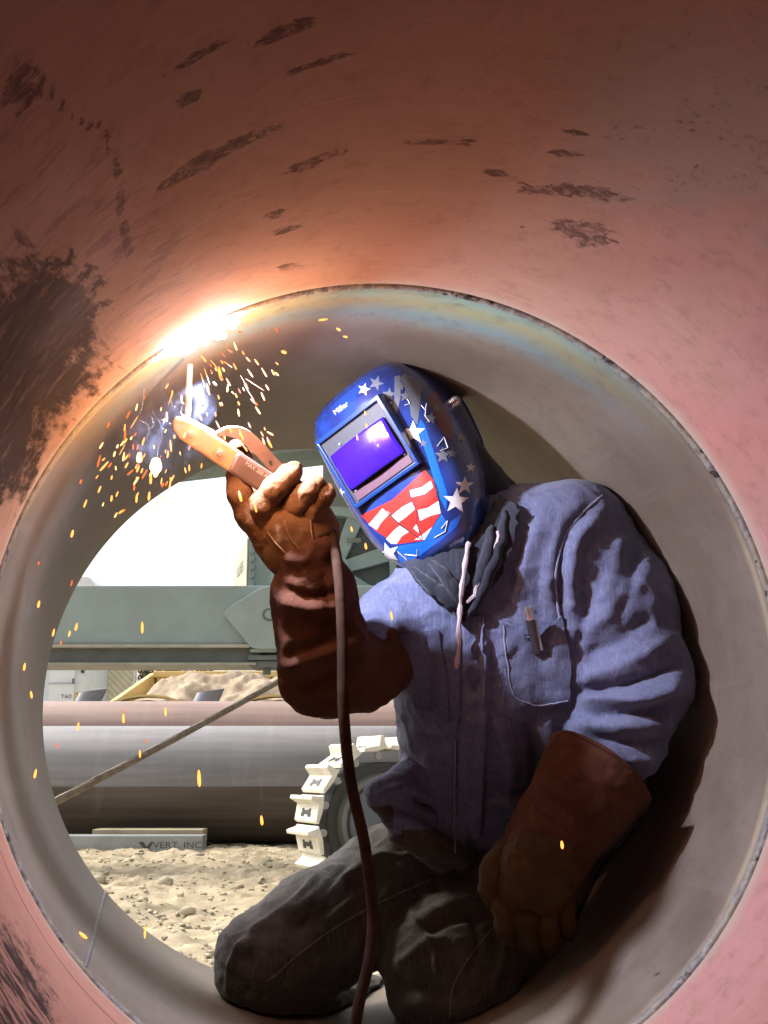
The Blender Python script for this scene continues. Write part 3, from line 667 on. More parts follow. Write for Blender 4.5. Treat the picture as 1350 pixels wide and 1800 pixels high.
# ------------------------------------------------------------------ things behind the stored pipes
Mwhite = paint('pale_blue_white_panel', (0.62, 0.70, 0.78), 0.5, 0, 0.06)
YK = 19.0
kx0, kx1 = xp(20, 1200, YK), xp(150, 1200, YK)
eq = thing('equipment_cabinet', 'pale blue white service cabinet lettered T60 behind the stored pipes', 'cabinet', (kx0, YK, 0))
MB().box((kx0, YK, 0), (kx1, YK + 2, zp(1100, YK))).build('body', Mwhite, eq, bevel=0.03)
dx0, dx1 = xp(87, 1200, YK), xp(132, 1200, YK)
dr = MB().box((dx0, YK - 0.03, zp(1300, YK)), (dx1, YK + 0.01, zp(1140, YK))).build('door', paint('door_white', (0.68, 0.75, 0.82), 0.45, 0, 0.05), eq, bevel=0.012)
MB().box((dx0, YK - 0.045, zp(1202.5, YK)), (dx1, YK - 0.03, zp(1200, YK))).build('door_bar', paint('bar_grey', (0.4, 0.45, 0.5), 0.4), dr)
MB().tube([(xp(131, 1190, YK), YK - 0.06, zp(1202, YK)), (xp(131, 1190, YK), YK - 0.06, zp(1193, YK))], 0.02, 8).build('handle', Mgrey2, dr)
for k in range(4):
    c = PY(146, 1169 + k * 4.6 - 2, YK); MB().tube([c + np.array([0, -0.05, 0]), c + np.array([0, 0.01, 0])], 0.026, 10).build('lamp', Mblack, eq)
text_mesh('T60', 'lettering', paint('black_letters', (0.03, 0.04, 0.07), 0.5), eq, PY(116, 1224.5, YK - 0.035), (1.3, 0, 0), (0, 0, 1), 0.062)
a = PY(133, 1217, YK - 0.01); b = PY(144, 1231, YK - 0.01)
tag_ = MB().box((a[0], YK - 0.022, b[2]), (b[0], YK + 0.005, a[2])).build('tag', paint('yellow_tag', (0.85, 0.5, 0.04), 0.5), eq)
text_mesh('73', 'lettering', Mprint, tag_, PY(138.5, 1223, YK - 0.025), (1, 0, 0), (0, 0, 1), 0.07)
YF = 20.5
scr = thing('mesh_screen', 'cream panel screen with diagonal wire mesh beside the cabinet', 'screen', (xp(150, 1200, YF), YF, 0))
sx0, sx1 = xp(148, 1200, YF), xp(238, 1200, YF)
MB().box((sx0, YF + 0.06, 0), (sx1, YF + 0.1, zp(1080, YF))).build('panel', paint('cream_panel', (0.80, 0.78, 0.62), 0.7, 0, 0.06), scr)
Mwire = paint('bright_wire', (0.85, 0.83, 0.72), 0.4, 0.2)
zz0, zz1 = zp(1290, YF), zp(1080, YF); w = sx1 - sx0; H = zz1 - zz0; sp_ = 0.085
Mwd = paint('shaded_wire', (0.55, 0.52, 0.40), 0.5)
k = -H
while k < w:
    for sgn, mt in ((1, Mwd),):
        x0, x1 = max(k, 0), min(k + H, w)
        if x1 > x0:
            MB().tube([(sx0 + x0, YF + 0.03, zz0 + (H - (x0 - k))), (sx0 + x1, YF + 0.03, zz0 + (H - (x1 - k)))], 0.007, 5).build('wire', mt, scr)
    k += sp_ * 1.4
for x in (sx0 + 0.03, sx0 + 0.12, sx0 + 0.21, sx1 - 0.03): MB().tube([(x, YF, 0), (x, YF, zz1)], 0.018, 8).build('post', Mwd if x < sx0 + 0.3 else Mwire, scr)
# yellow bin heaped with sand
YY = 17.0
Myel = paint('faded_yellow_paint', (0.72, 0.52, 0.20), 0.6, 0, 0.12, (0.5, 0.4, 0.25), 0.4, 3)
bx0, bx1 = xp(240, 1190, YY), xp(560, 1190, YY)
bn = thing('sand_bin', 'faded yellow steel skip with tall stakes, heaped with sand', 'skip', (bx0, YY, 0))
ztop = zp(1183, YY + 1.6)
for (a, b) in (((bx0, YY + 1.5, 0.3), (bx1, YY + 1.6, ztop)),): MB().box(a, b).build('rear_wall', Myel, bn, bevel=0.02)
MB().box((bx0 - 0.05, YY + 1.44, ztop - 0.08), (bx1, YY + 1.66, ztop + 0.02)).build('rim', Myel, bn, bevel=0.02)
lw = [(bx0 - 0.35, YY, 0.3), (bx0 - 0.05, YY + 1.6, 0.3), (bx0 - 0.05, YY + 1.6, ztop), (bx0 - 0.35, YY, zp(1236, YY))]
MB().prism(lw, (-0.08, 0.02, 0)).build('side_wall', Myel, bn, bevel=0.01)
MB().box((bx0 - 0.4, YY - 0.02, 0.3), (bx1, YY + 0.06, zp(1245, YY))).build('front_wall', Myel, bn, bevel=0.02)
MB().box((bx0 - 0.3, YY + 0.05, 0.0), (bx1, YY + 1.5, 0.36)).build('floor', Myel, bn)
for px in (399, 431, 365, 286, 321, 345, 470): 
    x = xp(px, 1180, YY + 1.7); MB().tube([(x, YY + 1.7, 0), (x + rnd.uniform(-0.02, 0.02), YY + 1.7, zp(1120, YY + 1.7))], 0.016, 6).build('stake', Myel, bn)
x = xp(268, 1190, YY + 1.7); MB().tube([(x, YY + 1.72, zp(1185, YY + 1.7)), (x + 0.22, YY + 1.72, zp(1150, YY + 1.7))], 0.018, 6).build('brace', Myel, bn)
Mrub = paint('black_rubber', (0.03, 0.03, 0.032), 0.7)
for px in (262, 490):
    c = np.array([xp(px, 1240, YY - 0.3), YY - 0.3, 0.42]); R_ = zp(1224, YY - 0.3) - 0.42 - 0.06
    V = []; fs = []; S_ = 40
    prof = [(R_ * 0.6, -0.16), (R_ * 0.93, -0.16), (R_, -0.11), (R_, 0.11), (R_ * 0.93, 0.16), (R_ * 0.6, 0.16)]
    for i in range(S_):
        a = 2 * PI * i / S_
        for r, y in prof: V.append((c[0] + r * math.cos(a), c[1] + y, c[2] + r * math.sin(a)))
    for i in range(S_):
        for k in range(6): j = (i + 1) % S_; fs.append((i * 6 + k, j * 6 + k, j * 6 + (k + 1) % 6, i * 6 + (k + 1) % 6))
    mesh_obj('tyre', V, fs, Mrub, bn, True, 0.6)
    arcp = [c + np.array([(R_ + 0.05) * math.cos(a), 0, (R_ + 0.05) * math.sin(a)]) for a in np.linspace(0.15, PI - 0.15, 20)]
    m = MB()
    for a, b in zip(arcp[:-1], arcp[1:]): m.hexa([a + (0, -0.18, 0), b + (0, -0.18, 0), b + (0, 0.18, 0), a + (0, 0.18, 0), a + (0, -0.18, 0.03), b + (0, -0.18, 0.03), b + (0, 0.18, 0.03), a + (0, 0.18, 0.03)])
    m.build('mudguard', Myel, bn)
V = []; fs = []; NX, NY = 70, 26
for j in range(NY):
    for i in range(NX):
        u, v = i / (NX - 1), j / (NY - 1); x = bx0 - 0.28 + (bx1 - bx0 + 0.2) * u + 0.2 * v * (1 - u); y = YY + 0.07 + 1.40 * v
        hm = zp(1236, YY) + (ztop - 0.04 - zp(1236, YY)) * min(1, v * 1.5) * min(1, u * 6 + 0.15)
        V.append((x, y, hm - 0.05 + 0.16 * mnoise.fractal(Vector((x * 1.8, y * 1.8, 0)), 0.8, 2, 5) * (0.3 + 0.7 * min(1, u * 4))))
for j in range(NY - 1):
    for i in range(NX - 1): k = j * NX + i; fs.append((k, k + 1, k + NX + 1, k + NX))
k0 = len(V); edge = [i for i in range(NX)] + [j * NX + NX - 1 for j in range(1, NY)] + [(NY - 1) * NX + i for i in range(NX - 2, -1, -1)] + [j * NX for j in range(NY - 2, 0, -1)]
for i in edge: V.append((V[i][0], V[i][1], 0.37))
for q in range(len(edge)): q2 = (q + 1) % len(edge); fs.append((edge[q], k0 + q, k0 + q2, edge[q2]))
props(mesh_obj('sand_heap', V, fs, sand_material('heap_sand', (0.50, 0.39, 0.28), (0.36, 0.28, 0.20), 2.0), None, True, None, (bx0, YY, 0.37)), 'heap of pale brown sand filling the yellow skip', 'sand')
# two cut pipe stubs leaning behind the reddish pipe
Mstub = paint('blue_grey_stub', (0.25, 0.27, 0.31), 0.5, 0.2, 0.2)
for px, lab in ((163, 'blue grey cut pipe stub leaning up in front of the cream mesh screen'), (370, 'blue grey cut pipe stub leaning up in front of the sand heap')):
    Yp = 15.6; top = PY(px + 6, 1217, Yp); bot = np.array([top[0] - 0.75, Yp + 0.1, 0.0]); dv = top - bot; dv /= np.linalg.norm(dv)
    st_ = thing('pipe_stub', lab, 'pipe', bot)
    s1 = np.cross(dv, [0, 1.0, 0]); s1 /= np.linalg.norm(s1); s2 = np.cross(dv, s1); V = []; fs = []
    bot = bot + BZ * 0.12; Lb = np.linalg.norm(top - bot)
    for i in range(32):
        a = 2 * PI * i / 32; dr_ = s1 * math.cos(a) + s2 * math.sin(a)
        for r, z in ((0.16, 0), (0.16, Lb), (0.135, Lb), (0.135, 0)): V.append(bot + dv * (z - (0.1 * math.cos(a) if z else 0)) + dr_ * r)
    for i in range(32):
        j = (i + 1) % 32
        for k in range(4): fs.append((i * 4 + k, j * 4 + k, j * 4 + (k + 1) % 4, i * 4 + (k + 1) % 4))
    mesh_obj('stub_wall', V, fs, Mstub, st_, True, 0.6)
# van roof showing over the boom
Yv = 24.0; v0, v1 = PY(105, 1012, Yv), PY(168, 1030, Yv)
van = thing('parked_van', 'white van whose roof shows above the grey boom', 'van', (v0[0], Yv, 0))
x0 = v0[0]; x1 = v1[0]; zr = v0[2]
pv = [(x0 - 2.6, 0.35), (x1 + 0.9, 0.35), (x1 + 0.9, zr * 0.5), (x1 + 0.6, zr * 0.56), (x1, zr - 0.2), (x1 - 0.18, zr), (x0 - 2.6, zr)]
MB().prism([(x, Yv, z) for x, z in pv], (0, 1.9, 0)).build('body', paint('van_white', (0.72, 0.74, 0.74), 0.35, 0, 0.05), van, bevel=0.05)
MB().prism([(x, Yv - 0.006, z) for x, z in ((x1 + 0.5, zr * 0.58), (x1 - 0.04, zr - 0.26), (x1 - 0.6, zr - 0.26), (x1 - 0.6, zr * 0.58))], (0, 0.012, 0)).build('window', paint('van_glass', (0.05, 0.06, 0.07), 0.1), van)
for x in (x0 - 1.9, x1 + 0.2): MB().tube([(x, Yv - 0.02, 0.33), (x, Yv + 0.2, 0.33)], 0.36, 24).build('wheel', Mrub, van, True, 0.6)
# trees beyond the skip
Mleaf = paint('dry_foliage', (0.10, 0.095, 0.045), 0.9, 0, 0.5); Mleaf2 = paint('pale_green_foliage', (0.16, 0.19, 0.12), 0.9, 0, 0.4); Mbark = paint('bark', (0.10, 0.075, 0.05), 0.9)
def tree(x, y, h, wd, mat, label):
    r = thing('tree', label, 'tree', (x, y, 0), 'trees beyond the skip')
    m = MB(); m.tube([(x, y, -0.05), (x + 0.05, y, h * 0.35), (x - 0.05, y, h * 0.75)], [0.14, 0.1, 0.04], 8)
    for k in range(7):
        a = rnd.random() * 6.28; m.tube([(x, y, h * (0.25 + 0.06 * k)), (x + math.cos(a) * wd * 0.5, y + math.sin(a) * wd * 0.5, h * (0.45 + 0.07 * k))], [0.04, 0.015], 5)
    m.build('trunk', Mbark, r, True); V = []; fs = []
    for c in range(26):
        cx, cy, cz = x + rnd.gauss(0, wd * 0.35), y + rnd.gauss(0, wd * 0.35), h * rnd.uniform(0.35, 0.98); cr_ = wd * rnd.uniform(0.14, 0.26)
        for l in range(60):
            p = np.array([cx, cy, cz]) + np.array([rnd.gauss(0, 1), rnd.gauss(0, 1), rnd.gauss(0, 0.8)]) * cr_ * 0.6
            u = np.array([rnd.gauss(0, 1) for _ in range(3)]); u /= np.linalg.norm(u); v = np.cross(u, [0.3, 0.5, 0.8]); v /= np.linalg.norm(v); s = rnd.uniform(0.06, 0.13)
            k = len(V); V += [p - u * s, p + v * s * 0.5, p + u * s, p - v * s * 0.5]; fs.append((k, k + 1, k + 2, k + 3))
    mesh_obj('crown', V, fs, mat, r)
for i, (px, h, mat, lab) in enumerate([(268, 3.2, Mleaf, 'dry brown tree beyond the left end of the skip'), (315, 3.6, Mleaf, 'dry brown tree beyond the skip, next to the pale green one'), (362, 3.0, Mleaf2, 'pale green loose tree beyond the middle of the skip'), (420, 3.4, Mleaf, 'dry brown tree beyond the skip, right of the pale green one'), (470, 3.1, Mleaf2, 'pale green tree beyond the skip by the machine mast')]):
    tree(xp(px, 1200, 30 + i), 30 + i, h, 1.3, mat, lab)
# ------------------------------------------------------------------ the welding arc (the lamp of this place)
arc_wall, arc_th, arc_t = pipe_hit(352, 606)
arc_in = -(math.cos(arc_th) * BX + math.sin(arc_th) * BZ)
ARC = arc_wall + arc_in * 0.04
def arc_mats():
    n = NT('arc_plasma'); n.set((0, 0, 0), 1.0)
    n.b.inputs['Emission Color'].default_value = (0.86, 0.90, 1.0, 1); n.b.inputs['Emission Strength'].default_value = 40
    n.m.cycles.emission_sampling = 'NONE'; return n.m
arc_root = thing('welding_arc', 'blinding white welding arc burning on the pipe seam', 'arc', ARC)
S_ = SDF(ARC - 0.12, ARC + 0.12, 0.0025); rr = random.Random(5)
for s in np.linspace(-1, 1, 15):
    th = arc_th + 0.015 + s * 0.125; p = pipe_pt(th, 0.002 + 0.004 * math.sin(s * 7), R0 - 0.004)
    w = (1 - abs(s) ** 2.2)
    S_.cone(p, p - (math.cos(th) * BX + math.sin(th) * BZ) * (0.003 + 0.016 * w * rr.uniform(0.3, 1.3)), 0.003 + 0.006 * w, 0.002 + 0.005 * w * rr.random(), 0.009)
V, Fq = S_.mesh(); mesh_obj('plasma', V, Fq, arc_mats(), arc_root, True)
# the arc shines out of the groove: a small disc looking away from the wall; the molten pool adds a warm glow
ld = bpy.data.lights.new('arc_light', 'AREA'); lo_ = bpy.data.objects.new('arc_light', ld); COL.objects.link(lo_)
ld.shape = 'DISK'; ld.size = 0.022; ld.energy = ARC_WATTS; ld.color = (0.72, 0.76, 1.0)
lo_.parent = arc_root; lo_.location = arc_in * 0.004 + AX * 0.02
lo_.rotation_euler = Vector(arc_in + AX * 0.10).to_track_quat('-Z', 'Y').to_euler()
pd = bpy.data.lights.new('pool_glow', 'POINT'); po_ = bpy.data.objects.new('pool_glow', pd); COL.objects.link(po_)
pd.energy = POOL_WATTS; pd.color = (1.0, 0.50, 0.30); pd.shadow_soft_size = 0.02; po_.parent = arc_root; po_.location = arc_in * 0.085 - AX * 0.05

# ------------------------------------------------------------------ the welder
def fabric(name, a, b, weave=900, rough=0.9, worn=None, bump=0.8):
    n = NT(name); c = n.coord(); k = n.mix(n.ramp(n.noise(c, 7, 6, 0.6), 0.35, 0.65), a, b)
    if worn: k = n.mix(n.ramp(n.noise(c, 26, 7, 0.72), 0.55, 0.72, 0, 0.55), k, worn)
    sp = n.n('ShaderNodeSeparateXYZ'); n.L(c, sp.inputs[0])
    tw = n.math('SINE', n.math('MULTIPLY', n.math('ADD', n.math('ADD', sp.outputs[0], sp.outputs[1]), n.math('MULTIPLY', sp.outputs[2], 0.8)), weave))
    f = n.noise(c, 210, 6, 0.75)
    sl = n.noise(n.mapping(c, (260, 260, 14)), 1.0, 3, 0.6)
    k = n.mix(n.ramp(sl, 0.42, 0.68, 0, 0.45), k, tuple(min(1, x * 1.6) for x in b))
    k = n.mix(n.ramp(n.noise(c, 55, 6, 0.75), 0.55, 0.72, 0, 0.5), k, tuple(x * 0.45 for x in a))
    n.set(k, rough, 0, 0.15)
    n.b.inputs['Sheen Weight'].default_value = 0.15
    n.bump(n.math('ADD', n.math('MULTIPLY', tw, 0.03), n.math('ADD', f, n.math('MULTIPLY', sl, 0.4))), bump, 0.0022); return n.m
def leather(name, a, b, c3):
    n = NT(name); c = n.coord(); k = n.mix(n.ramp(n.noise(c, 11, 7, 0.65), 0.35, 0.65), a, b); k = n.mix(n.ramp(n.noise(c, 40, 6, 0.7), 0.52, 0.7, 0, 0.6), k, c3)
    n.set(k, 0.95, 0, 0.1); n.bump(n.noise(c, 150, 6, 0.75), 0.6, 0.003); return n.m
Mcov = fabric('faded_blue_coverall', (0.078, 0.086, 0.142), (0.100, 0.108, 0.172), worn=(0.165, 0.17, 0.23))
Mhood = fabric('dark_fleece', (0.012, 0.013, 0.018), (0.022, 0.024, 0.032), 500, 0.95, bump=0.6)
Mhood2 = fabric('blue_grey_fleece', (0.07, 0.09, 0.13), (0.10, 0.125, 0.17), 500, 0.95, bump=0.6)
Mglove = leather('brown_suede', (0.115, 0.056, 0.024), (0.15, 0.078, 0.036), (0.06, 0.028, 0.014))
Mcuff = leather('dark_brown_split_leather', (0.055, 0.022, 0.012), (0.075, 0.031, 0.018), (0.032, 0.014, 0.009))
def J(px, py, d, rpx): return (P(px, py, d), rpx * d / FPX)
person = thing('person', 'kneeling welder in faded blue coverall, brown gloves and dark hood', 'person', (P(760, 1800, 2.1)[0], P(760, 1800, 2.1)[1], C0[2] - R0))
lo = np.min([P(340, 1000, 1.6), P(1260, 1950, 1.6), P(340, 640, 2.7)], 0); hi = np.max([P(1300, 640, 2.7), P(1300, 1000, 2.7)], 0)
lo = np.array([-0.36, 1.45, 0.27]); hi = np.array([0.78, 2.75, 1.46])
B = SDF(lo, hi, 0.005)
def chain(pts, k=0.03, flat=None): B.chain([J(*p) for p in pts], k, flat)
# trunk, leaning and turned
chain([(905, 1470, 2.240, 150), (885, 1320, 2.200, 150), (868, 1180, 2.115, 160), (865, 1040, 2.095, 140)], 0.06, (CF, 0.78))
chain([(720, 1100, 2.035, 66), (800, 1010, 2.095, 84), (900, 960, 2.115, 92), (1000, 930, 2.095, 86)], 0.06)
chain([(980, 1010, 2.075, 95), (1010, 1200, 2.115, 110), (1010, 1380, 2.190, 130)], 0.06)
chain([(770, 1130, 2.055, 80), (800, 1280, 2.150, 78), (815, 1400, 2.170, 85)], 0.05)
# neck and head (inside hood and helmet)
chain([(870, 980, 2.2, 70), (800, 900, 2.12, 62), (745, 830, 2.10, 78), (725, 790, 2.10, 84)], 0.04)
# raised arm
chain([(700, 1090, 2.050, 72), (625, 1172, 1.98, 60), (565, 1180, 1.855, 48)], 0.03)
chain([(565, 1180, 1.87, 46), (558, 1100, 1.84, 44), (540, 985, 1.82, 36)], 0.02)
# lowered arm
chain([(1030, 935, 2.120, 78), (1085, 1060, 2.070, 90), (1122, 1195, 2.020, 90)], 0.04)
chain([(1122, 1195, 2.020, 88), (1085, 1300, 1.985, 74), (1020, 1400, 1.965, 50), (965, 1490, 1.95, 28)], 0.03)
# pelvis and legs
chain([(930, 1500, 2.30, 150), (1010, 1560, 2.32, 150)], 0.06)
chain([(850, 1510, 2.28, 112), (690, 1570, 2.18, 106), (560, 1635, 2.12, 96), (468, 1690, 2.06, 84)], 0.04)
chain([(468, 1700, 2.06, 82), (520, 1785, 2.14, 78), (640, 1790, 2.30, 66), (760, 1780, 2.45, 50)], 0.03)
chain([(1000, 1560, 2.28, 130), (900, 1640, 2.14, 128), (800, 1700, 2.03, 118)], 0.05)
chain([(800, 1710, 2.03, 112), (830, 1810, 2.08, 98), (900, 1820, 2.25, 70), (960, 1800, 2.42, 52)], 0.04)
# boots
chain([(760, 1790, 2.42, 48), (800, 1760, 2.56, 44), (800, 1700, 2.6, 34)], 0.02)
chain([(960, 1800, 2.40, 50), (1000, 1770, 2.54, 44), (1000, 1710, 2.58, 34)], 0.02)
# bunched cloth at the waist
chain([(672, 1392, 2.06, 24), (740, 1362, 2.12, 30), (800, 1400, 2.14, 36)], 0.02)
chain([(668, 1396, 2.06, 20), (720, 1450, 2.08, 34), (790, 1490, 2.10, 40)], 0.02)
# keep the figure inside the pipe: cut by the wall
X = B.ax[0][:, None, None] - C0[0]; Y = B.ax[1][None, :, None] - C0[1]; Z = B.ax[2][None, None, :] - C0[2]
u = X * BX[0] + Y * BX[1]; rad = np.sqrt(u * u + Z * Z); tpar = X * AX[0] + Y * AX[1]
wall_d = np.where(tpar < LFAR, rad - (R0 - 0.004), -1.0).astype(np.float32)
B.F = np.maximum(B.F, wall_d)
V, Fq = B.mesh(); N = vnormals(V, Fq)
ARMR = [ # folds on the lowered sleeve and shoulder: ridge (+) and groove (-)
    ([(1045, 885), (1000, 930), (985, 1010), (990, 1090)], 9, -0.008), ([(1060, 900), (1015, 950), (1003, 1020), (1008, 1080)], 10, 0.006),
    ([(1000, 1120), (1060, 1090), (1130, 1010)], 16, 0.007), ([(1010, 1160), (1080, 1130), (1150, 1080)], 14, -0.007), ([(1020, 1195), (1100, 1170), (1180, 1120)], 13, 0.008),
    ([(1025, 1215), (1110, 1200), (1200, 1165)], 9, -0.011), ([(1022, 1232), (1110, 1228), (1205, 1205)], 11, 0.011), ([(1030, 1255), (1120, 1252), (1200, 1238)], 9, -0.009),
    ([(1020, 1275), (1100, 1280), (1180, 1270)], 11, 0.009), ([(1030, 1297), (1110, 1305), (1165, 1300)], 9, -0.008), ([(1040, 1318), (1100, 1335), (1150, 1335)], 10, 0.007),
    ([(1090, 930), (1080, 1000), (1060, 1060)], 15, 0.006), ([(1125, 960), (1110, 1030), (1085, 1085)], 11, -0.007), ([(1040, 1040), (1025, 1100), (1010, 1140)], 11, -0.006),
    ([(1095, 1240), (1150, 1220), (1190, 1190)], 8, 0.006)]
FRONT = [ # chest, placket, sides
    ([(960, 905), (925, 980), (915, 1060), (925, 1130)], 11, 0.0025), ([(935, 900), (905, 990), (900, 1060)], 9, -0.0025), ([(975, 920), (950, 1000), (948, 1090)], 10, -0.0025),
    ([(850, 1090), (852, 1200), (848, 1300), (838, 1480)], 6, 0.006), ([(812, 1100), (815, 1220), (805, 1330), (800, 1480)], 5, -0.006), ([(845, 1130), (820, 1150)], 7, 0.005), ([(848, 1170), (815, 1185)], 7, 0.006), ([(846, 1225), (812, 1232)], 7, 0.005),
    ([(870, 1260), (900, 1340), (890, 1420)], 14, 0.008), ([(920, 1260), (945, 1330), (930, 1420)], 13, -0.009), ([(960, 1260), (975, 1340), (965, 1400)], 13, 0.008),
    ([(870, 1375), (930, 1395), (985, 1380)], 10, -0.008), ([(870, 1400), (930, 1415), (980, 1405)], 10, 0.007), ([(690, 1060), (720, 1120), (730, 1190)], 14, 0.006), ([(660, 1050), (690, 1100), (695, 1170)], 11, -0.006),
    ([(745, 1100), (760, 1180), (750, 1270)], 13, -0.007), ([(735, 1290), (770, 1300), (800, 1290)], 8, -0.006), ([(740, 1330), (775, 1345), (800, 1335)], 8, 0.007)]
LEGS = [([(560, 1540), (500, 1600), (440, 1640)], 6, 0.006), ([(620, 1520), (560, 1580), (520, 1650), (500, 1720)], 6, -0.006), ([(430, 1650), (405, 1700), (400, 1750)], 6, 0.006), ([(690, 1560), (640, 1620), (610, 1690)], 7, 0.006), ([(720, 1600), (760, 1660), (770, 1720)], 6, 0.006), ([(830, 1600), (840, 1660), (820, 1720)], 6, -0.006), ([(880, 1620), (880, 1680), (860, 1740)], 7, 0.006), ([(700, 1480), (590, 1560), (480, 1620), (410, 1690)], 12, 0.007), ([(680, 1510), (580, 1590), (490, 1650)], 14, -0.008), ([(640, 1560), (560, 1630), (500, 1700)], 14, 0.008), ([(470, 1620), (440, 1690), (430, 1760)], 11, -0.007), ([(520, 1590), (490, 1660), (480, 1740)], 11, 0.007),
    ([(730, 1620), (790, 1590), (860, 1580)], 10, 0.007), ([(740, 1640), (800, 1612), (870, 1610)], 9, -0.008), ([(700, 1700), (745, 1660), (790, 1650)], 10, 0.008), ([(690, 1715), (720, 1735), (760, 1735)], 9, -0.009), ([(760, 1650), (800, 1690), (810, 1740)], 10, -0.006), ([(700, 1770), (760, 1760), (830, 1770)], 12, 0.006),
    ([(660, 1400), (720, 1385), (790, 1420)], 9, 0.008), ([(670, 1420), (730, 1430), (800, 1470)], 9, -0.012), ([(680, 1460), (740, 1490), (830, 1510)], 10, 0.008), ([(780, 1530), (860, 1545), (900, 1530)], 11, -0.008), ([(940, 1640), (900, 1700), (890, 1770)], 16, 0.007), ([(980, 1600), (960, 1690), (970, 1770)], 16, -0.007)]
D = 1.5 * fold_disp(V, N, ARMR + FRONT + LEGS)
ridge = lambda a, amp: amp * (1 - 2 * np.abs(a)) ** 3
D += cloth_noise(V, 9, 0.008, 1) + ridge(cloth_noise(V, 13, 1.0, 2, (1.0, 1.0, 1.6)), 0.003) + cloth_noise(V, 30, 0.0025, 4, (1, 1, 1.5)) + cloth_noise(V, 62, 0.0015, 3) + ridge(cloth_noise(V, 24, 1.0, 6, (0.8, 0.8, 1.5)), 0.0018)
headish = np.clip((V[:, 2] - 1.20) / 0.05, 0, 1); D *= 1 - headish
V2 = V + N * D[:, None]
body = mesh_obj('body', V2, Fq, Mcov, person, True)
body.data.materials.append(fabric('grimy_shaded_trousers', (0.030, 0.027, 0.022), (0.052, 0.047, 0.039), worn=(0.085, 0.078, 0.064)))  # olive grime, darkened further to put the legs' shade into the cloth
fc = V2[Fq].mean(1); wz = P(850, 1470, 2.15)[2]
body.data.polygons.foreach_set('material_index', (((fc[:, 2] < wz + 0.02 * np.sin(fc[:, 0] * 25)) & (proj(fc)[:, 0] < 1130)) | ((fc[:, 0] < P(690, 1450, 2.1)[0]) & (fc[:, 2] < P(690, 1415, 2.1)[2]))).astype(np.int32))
body['label'] = 'faded blue work coverall with deep sleeve folds'
BVH = BVHTree.FromPolygons([tuple(v) for v in V2], [tuple(map(int, f)) for f in Fq])
def hit(bvh, px, py, off=0.0):
    d = Vector(ray(px, py)).normalized(); h, nn, i, di = bvh.ray_cast(Vector(CAM), d)
    if h is None: return None
    if nn.dot(d) > 0: nn = -nn
    return np.array(h + nn * off)
def patch_on(bvh, poly, name, mat, parent, off, step=6.0, smooth=True, thick=0.0, fallback=None):
    """a cloth or paint patch: the outline's pixels laid on the surface they touch, as a finely divided sheet with a turned edge"""
    bm = bmesh.new(); vs = [bm.verts.new((x, y, 0)) for x, y in poly]; bm.faces.new(vs)
    xs_ = [p[0] for p in poly]; ys_ = [p[1] for p in poly]
    for ax, lo_, hi_ in ((0, min(xs_), max(xs_)), (1, min(ys_), max(ys_))):
        k = math.floor(lo_ / step) * step + step
        while k < hi_:
            co = (k, 0, 0) if ax == 0 else (0, k, 0); no = (1, 0, 0) if ax == 0 else (0, 1, 0)
            bmesh.ops.bisect_plane(bm, geom=bm.verts[:] + bm.edges[:] + bm.faces[:], plane_co=co, plane_no=no, dist=1e-4); k += step
    bmesh.ops.triangulate(bm, faces=[f for f in bm.faces if len(f.verts) > 4])
    bm.verts.ensure_lookup_table(); bm.verts.index_update()
    P2 = [v.co[:2] for v in bm.verts]; fs = [tuple(v.index for v in f.verts) for f in bm.faces]
    bnd = [[v.index for v in e.verts] for e in bm.edges if len(e.link_faces) == 1]
    bm.free(); V = []; low = []
    last = None
    for x, y in P2:
        h = hit(bvh, x, y, off); l = hit(bvh, x, y, -0.002)
        if h is None: h = l = last if last is not None else P(x, y, 2.0)
        last = h; V.append(h); low.append(l)
    V = np.array(V)
    if np.cross(V[fs[0][1]] - V[fs[0][0]], V[fs[0][2]] - V[fs[0][0]]) @ (V[fs[0][0]] - CAM) > 0: fs = [f[::-1] for f in fs]
    if thick:
        n0 = len(V); V = np.concatenate([V, np.array(low)]); fs = list(fs) + [(a, b, n0 + b, n0 + a) for a, b in bnd]
    return mesh_obj(name, V, fs, mat, parent, smooth, 0.8)
# chest pocket, far pocket, placket, collar seam
Mpock = fabric('coverall_pocket_cloth', (0.072, 0.080, 0.133), (0.094, 0.102, 0.162), worn=(0.155, 0.16, 0.22))
pk = patch_on(BVH, [(877, 1090), (900, 1098), (925, 1118), (950, 1120), (972, 1098), (985, 1082), (995, 1120), (1003, 1180), (1000, 1236), (960, 1242), (915, 1238), (893, 1215), (883, 1160)], 'pocket', Mpock, person, 0.006, 5, True, 0.006)
Mst = fabric('stitching', (0.16, 0.165, 0.23), (0.19, 0.195, 0.26))
def cord_on(pts, name, r, mat, parent, off=0.004, bvh=BVH, n=8):
    q = catmull([np.array(p, float) for p in pts], n); L = [hit(bvh, x, y, off) for x, y in q]; L = [l for l in L if l is not None]
    return MB().tube(L, r, 6).build(name, mat, parent, True)
cord_on([(884, 1098), (890, 1160), (900, 1212), (920, 1232), (960, 1236), (996, 1230)], 'seam', 0.0012, Mst, pk, 0.0065)
patch_on(BVH, [(690, 1120), (735, 1108), (770, 1106), (785, 1190), (790, 1270), (740, 1262), (715, 1200)], 'pocket', Mpock, person, 0.005, 6, True, 0.005)
patch_on(BVH, [(812, 1088), (850, 1082), (852, 1180), (850, 1300), (842, 1470), (800, 1480), (806, 1330), (814, 1200)], 'placket', Mcov, person, 0.005, 6, True, 0.005)
cord_on([(1058, 872), (1020, 905), (990, 950), (976, 1010), (980, 1070), (992, 1120)], 'seam', 0.002, Mst, person, 0.001)
cord_on([(800, 1300), (798, 1400), (800, 1500)], 'seam', 0.0016, Mst, person, 0.002)
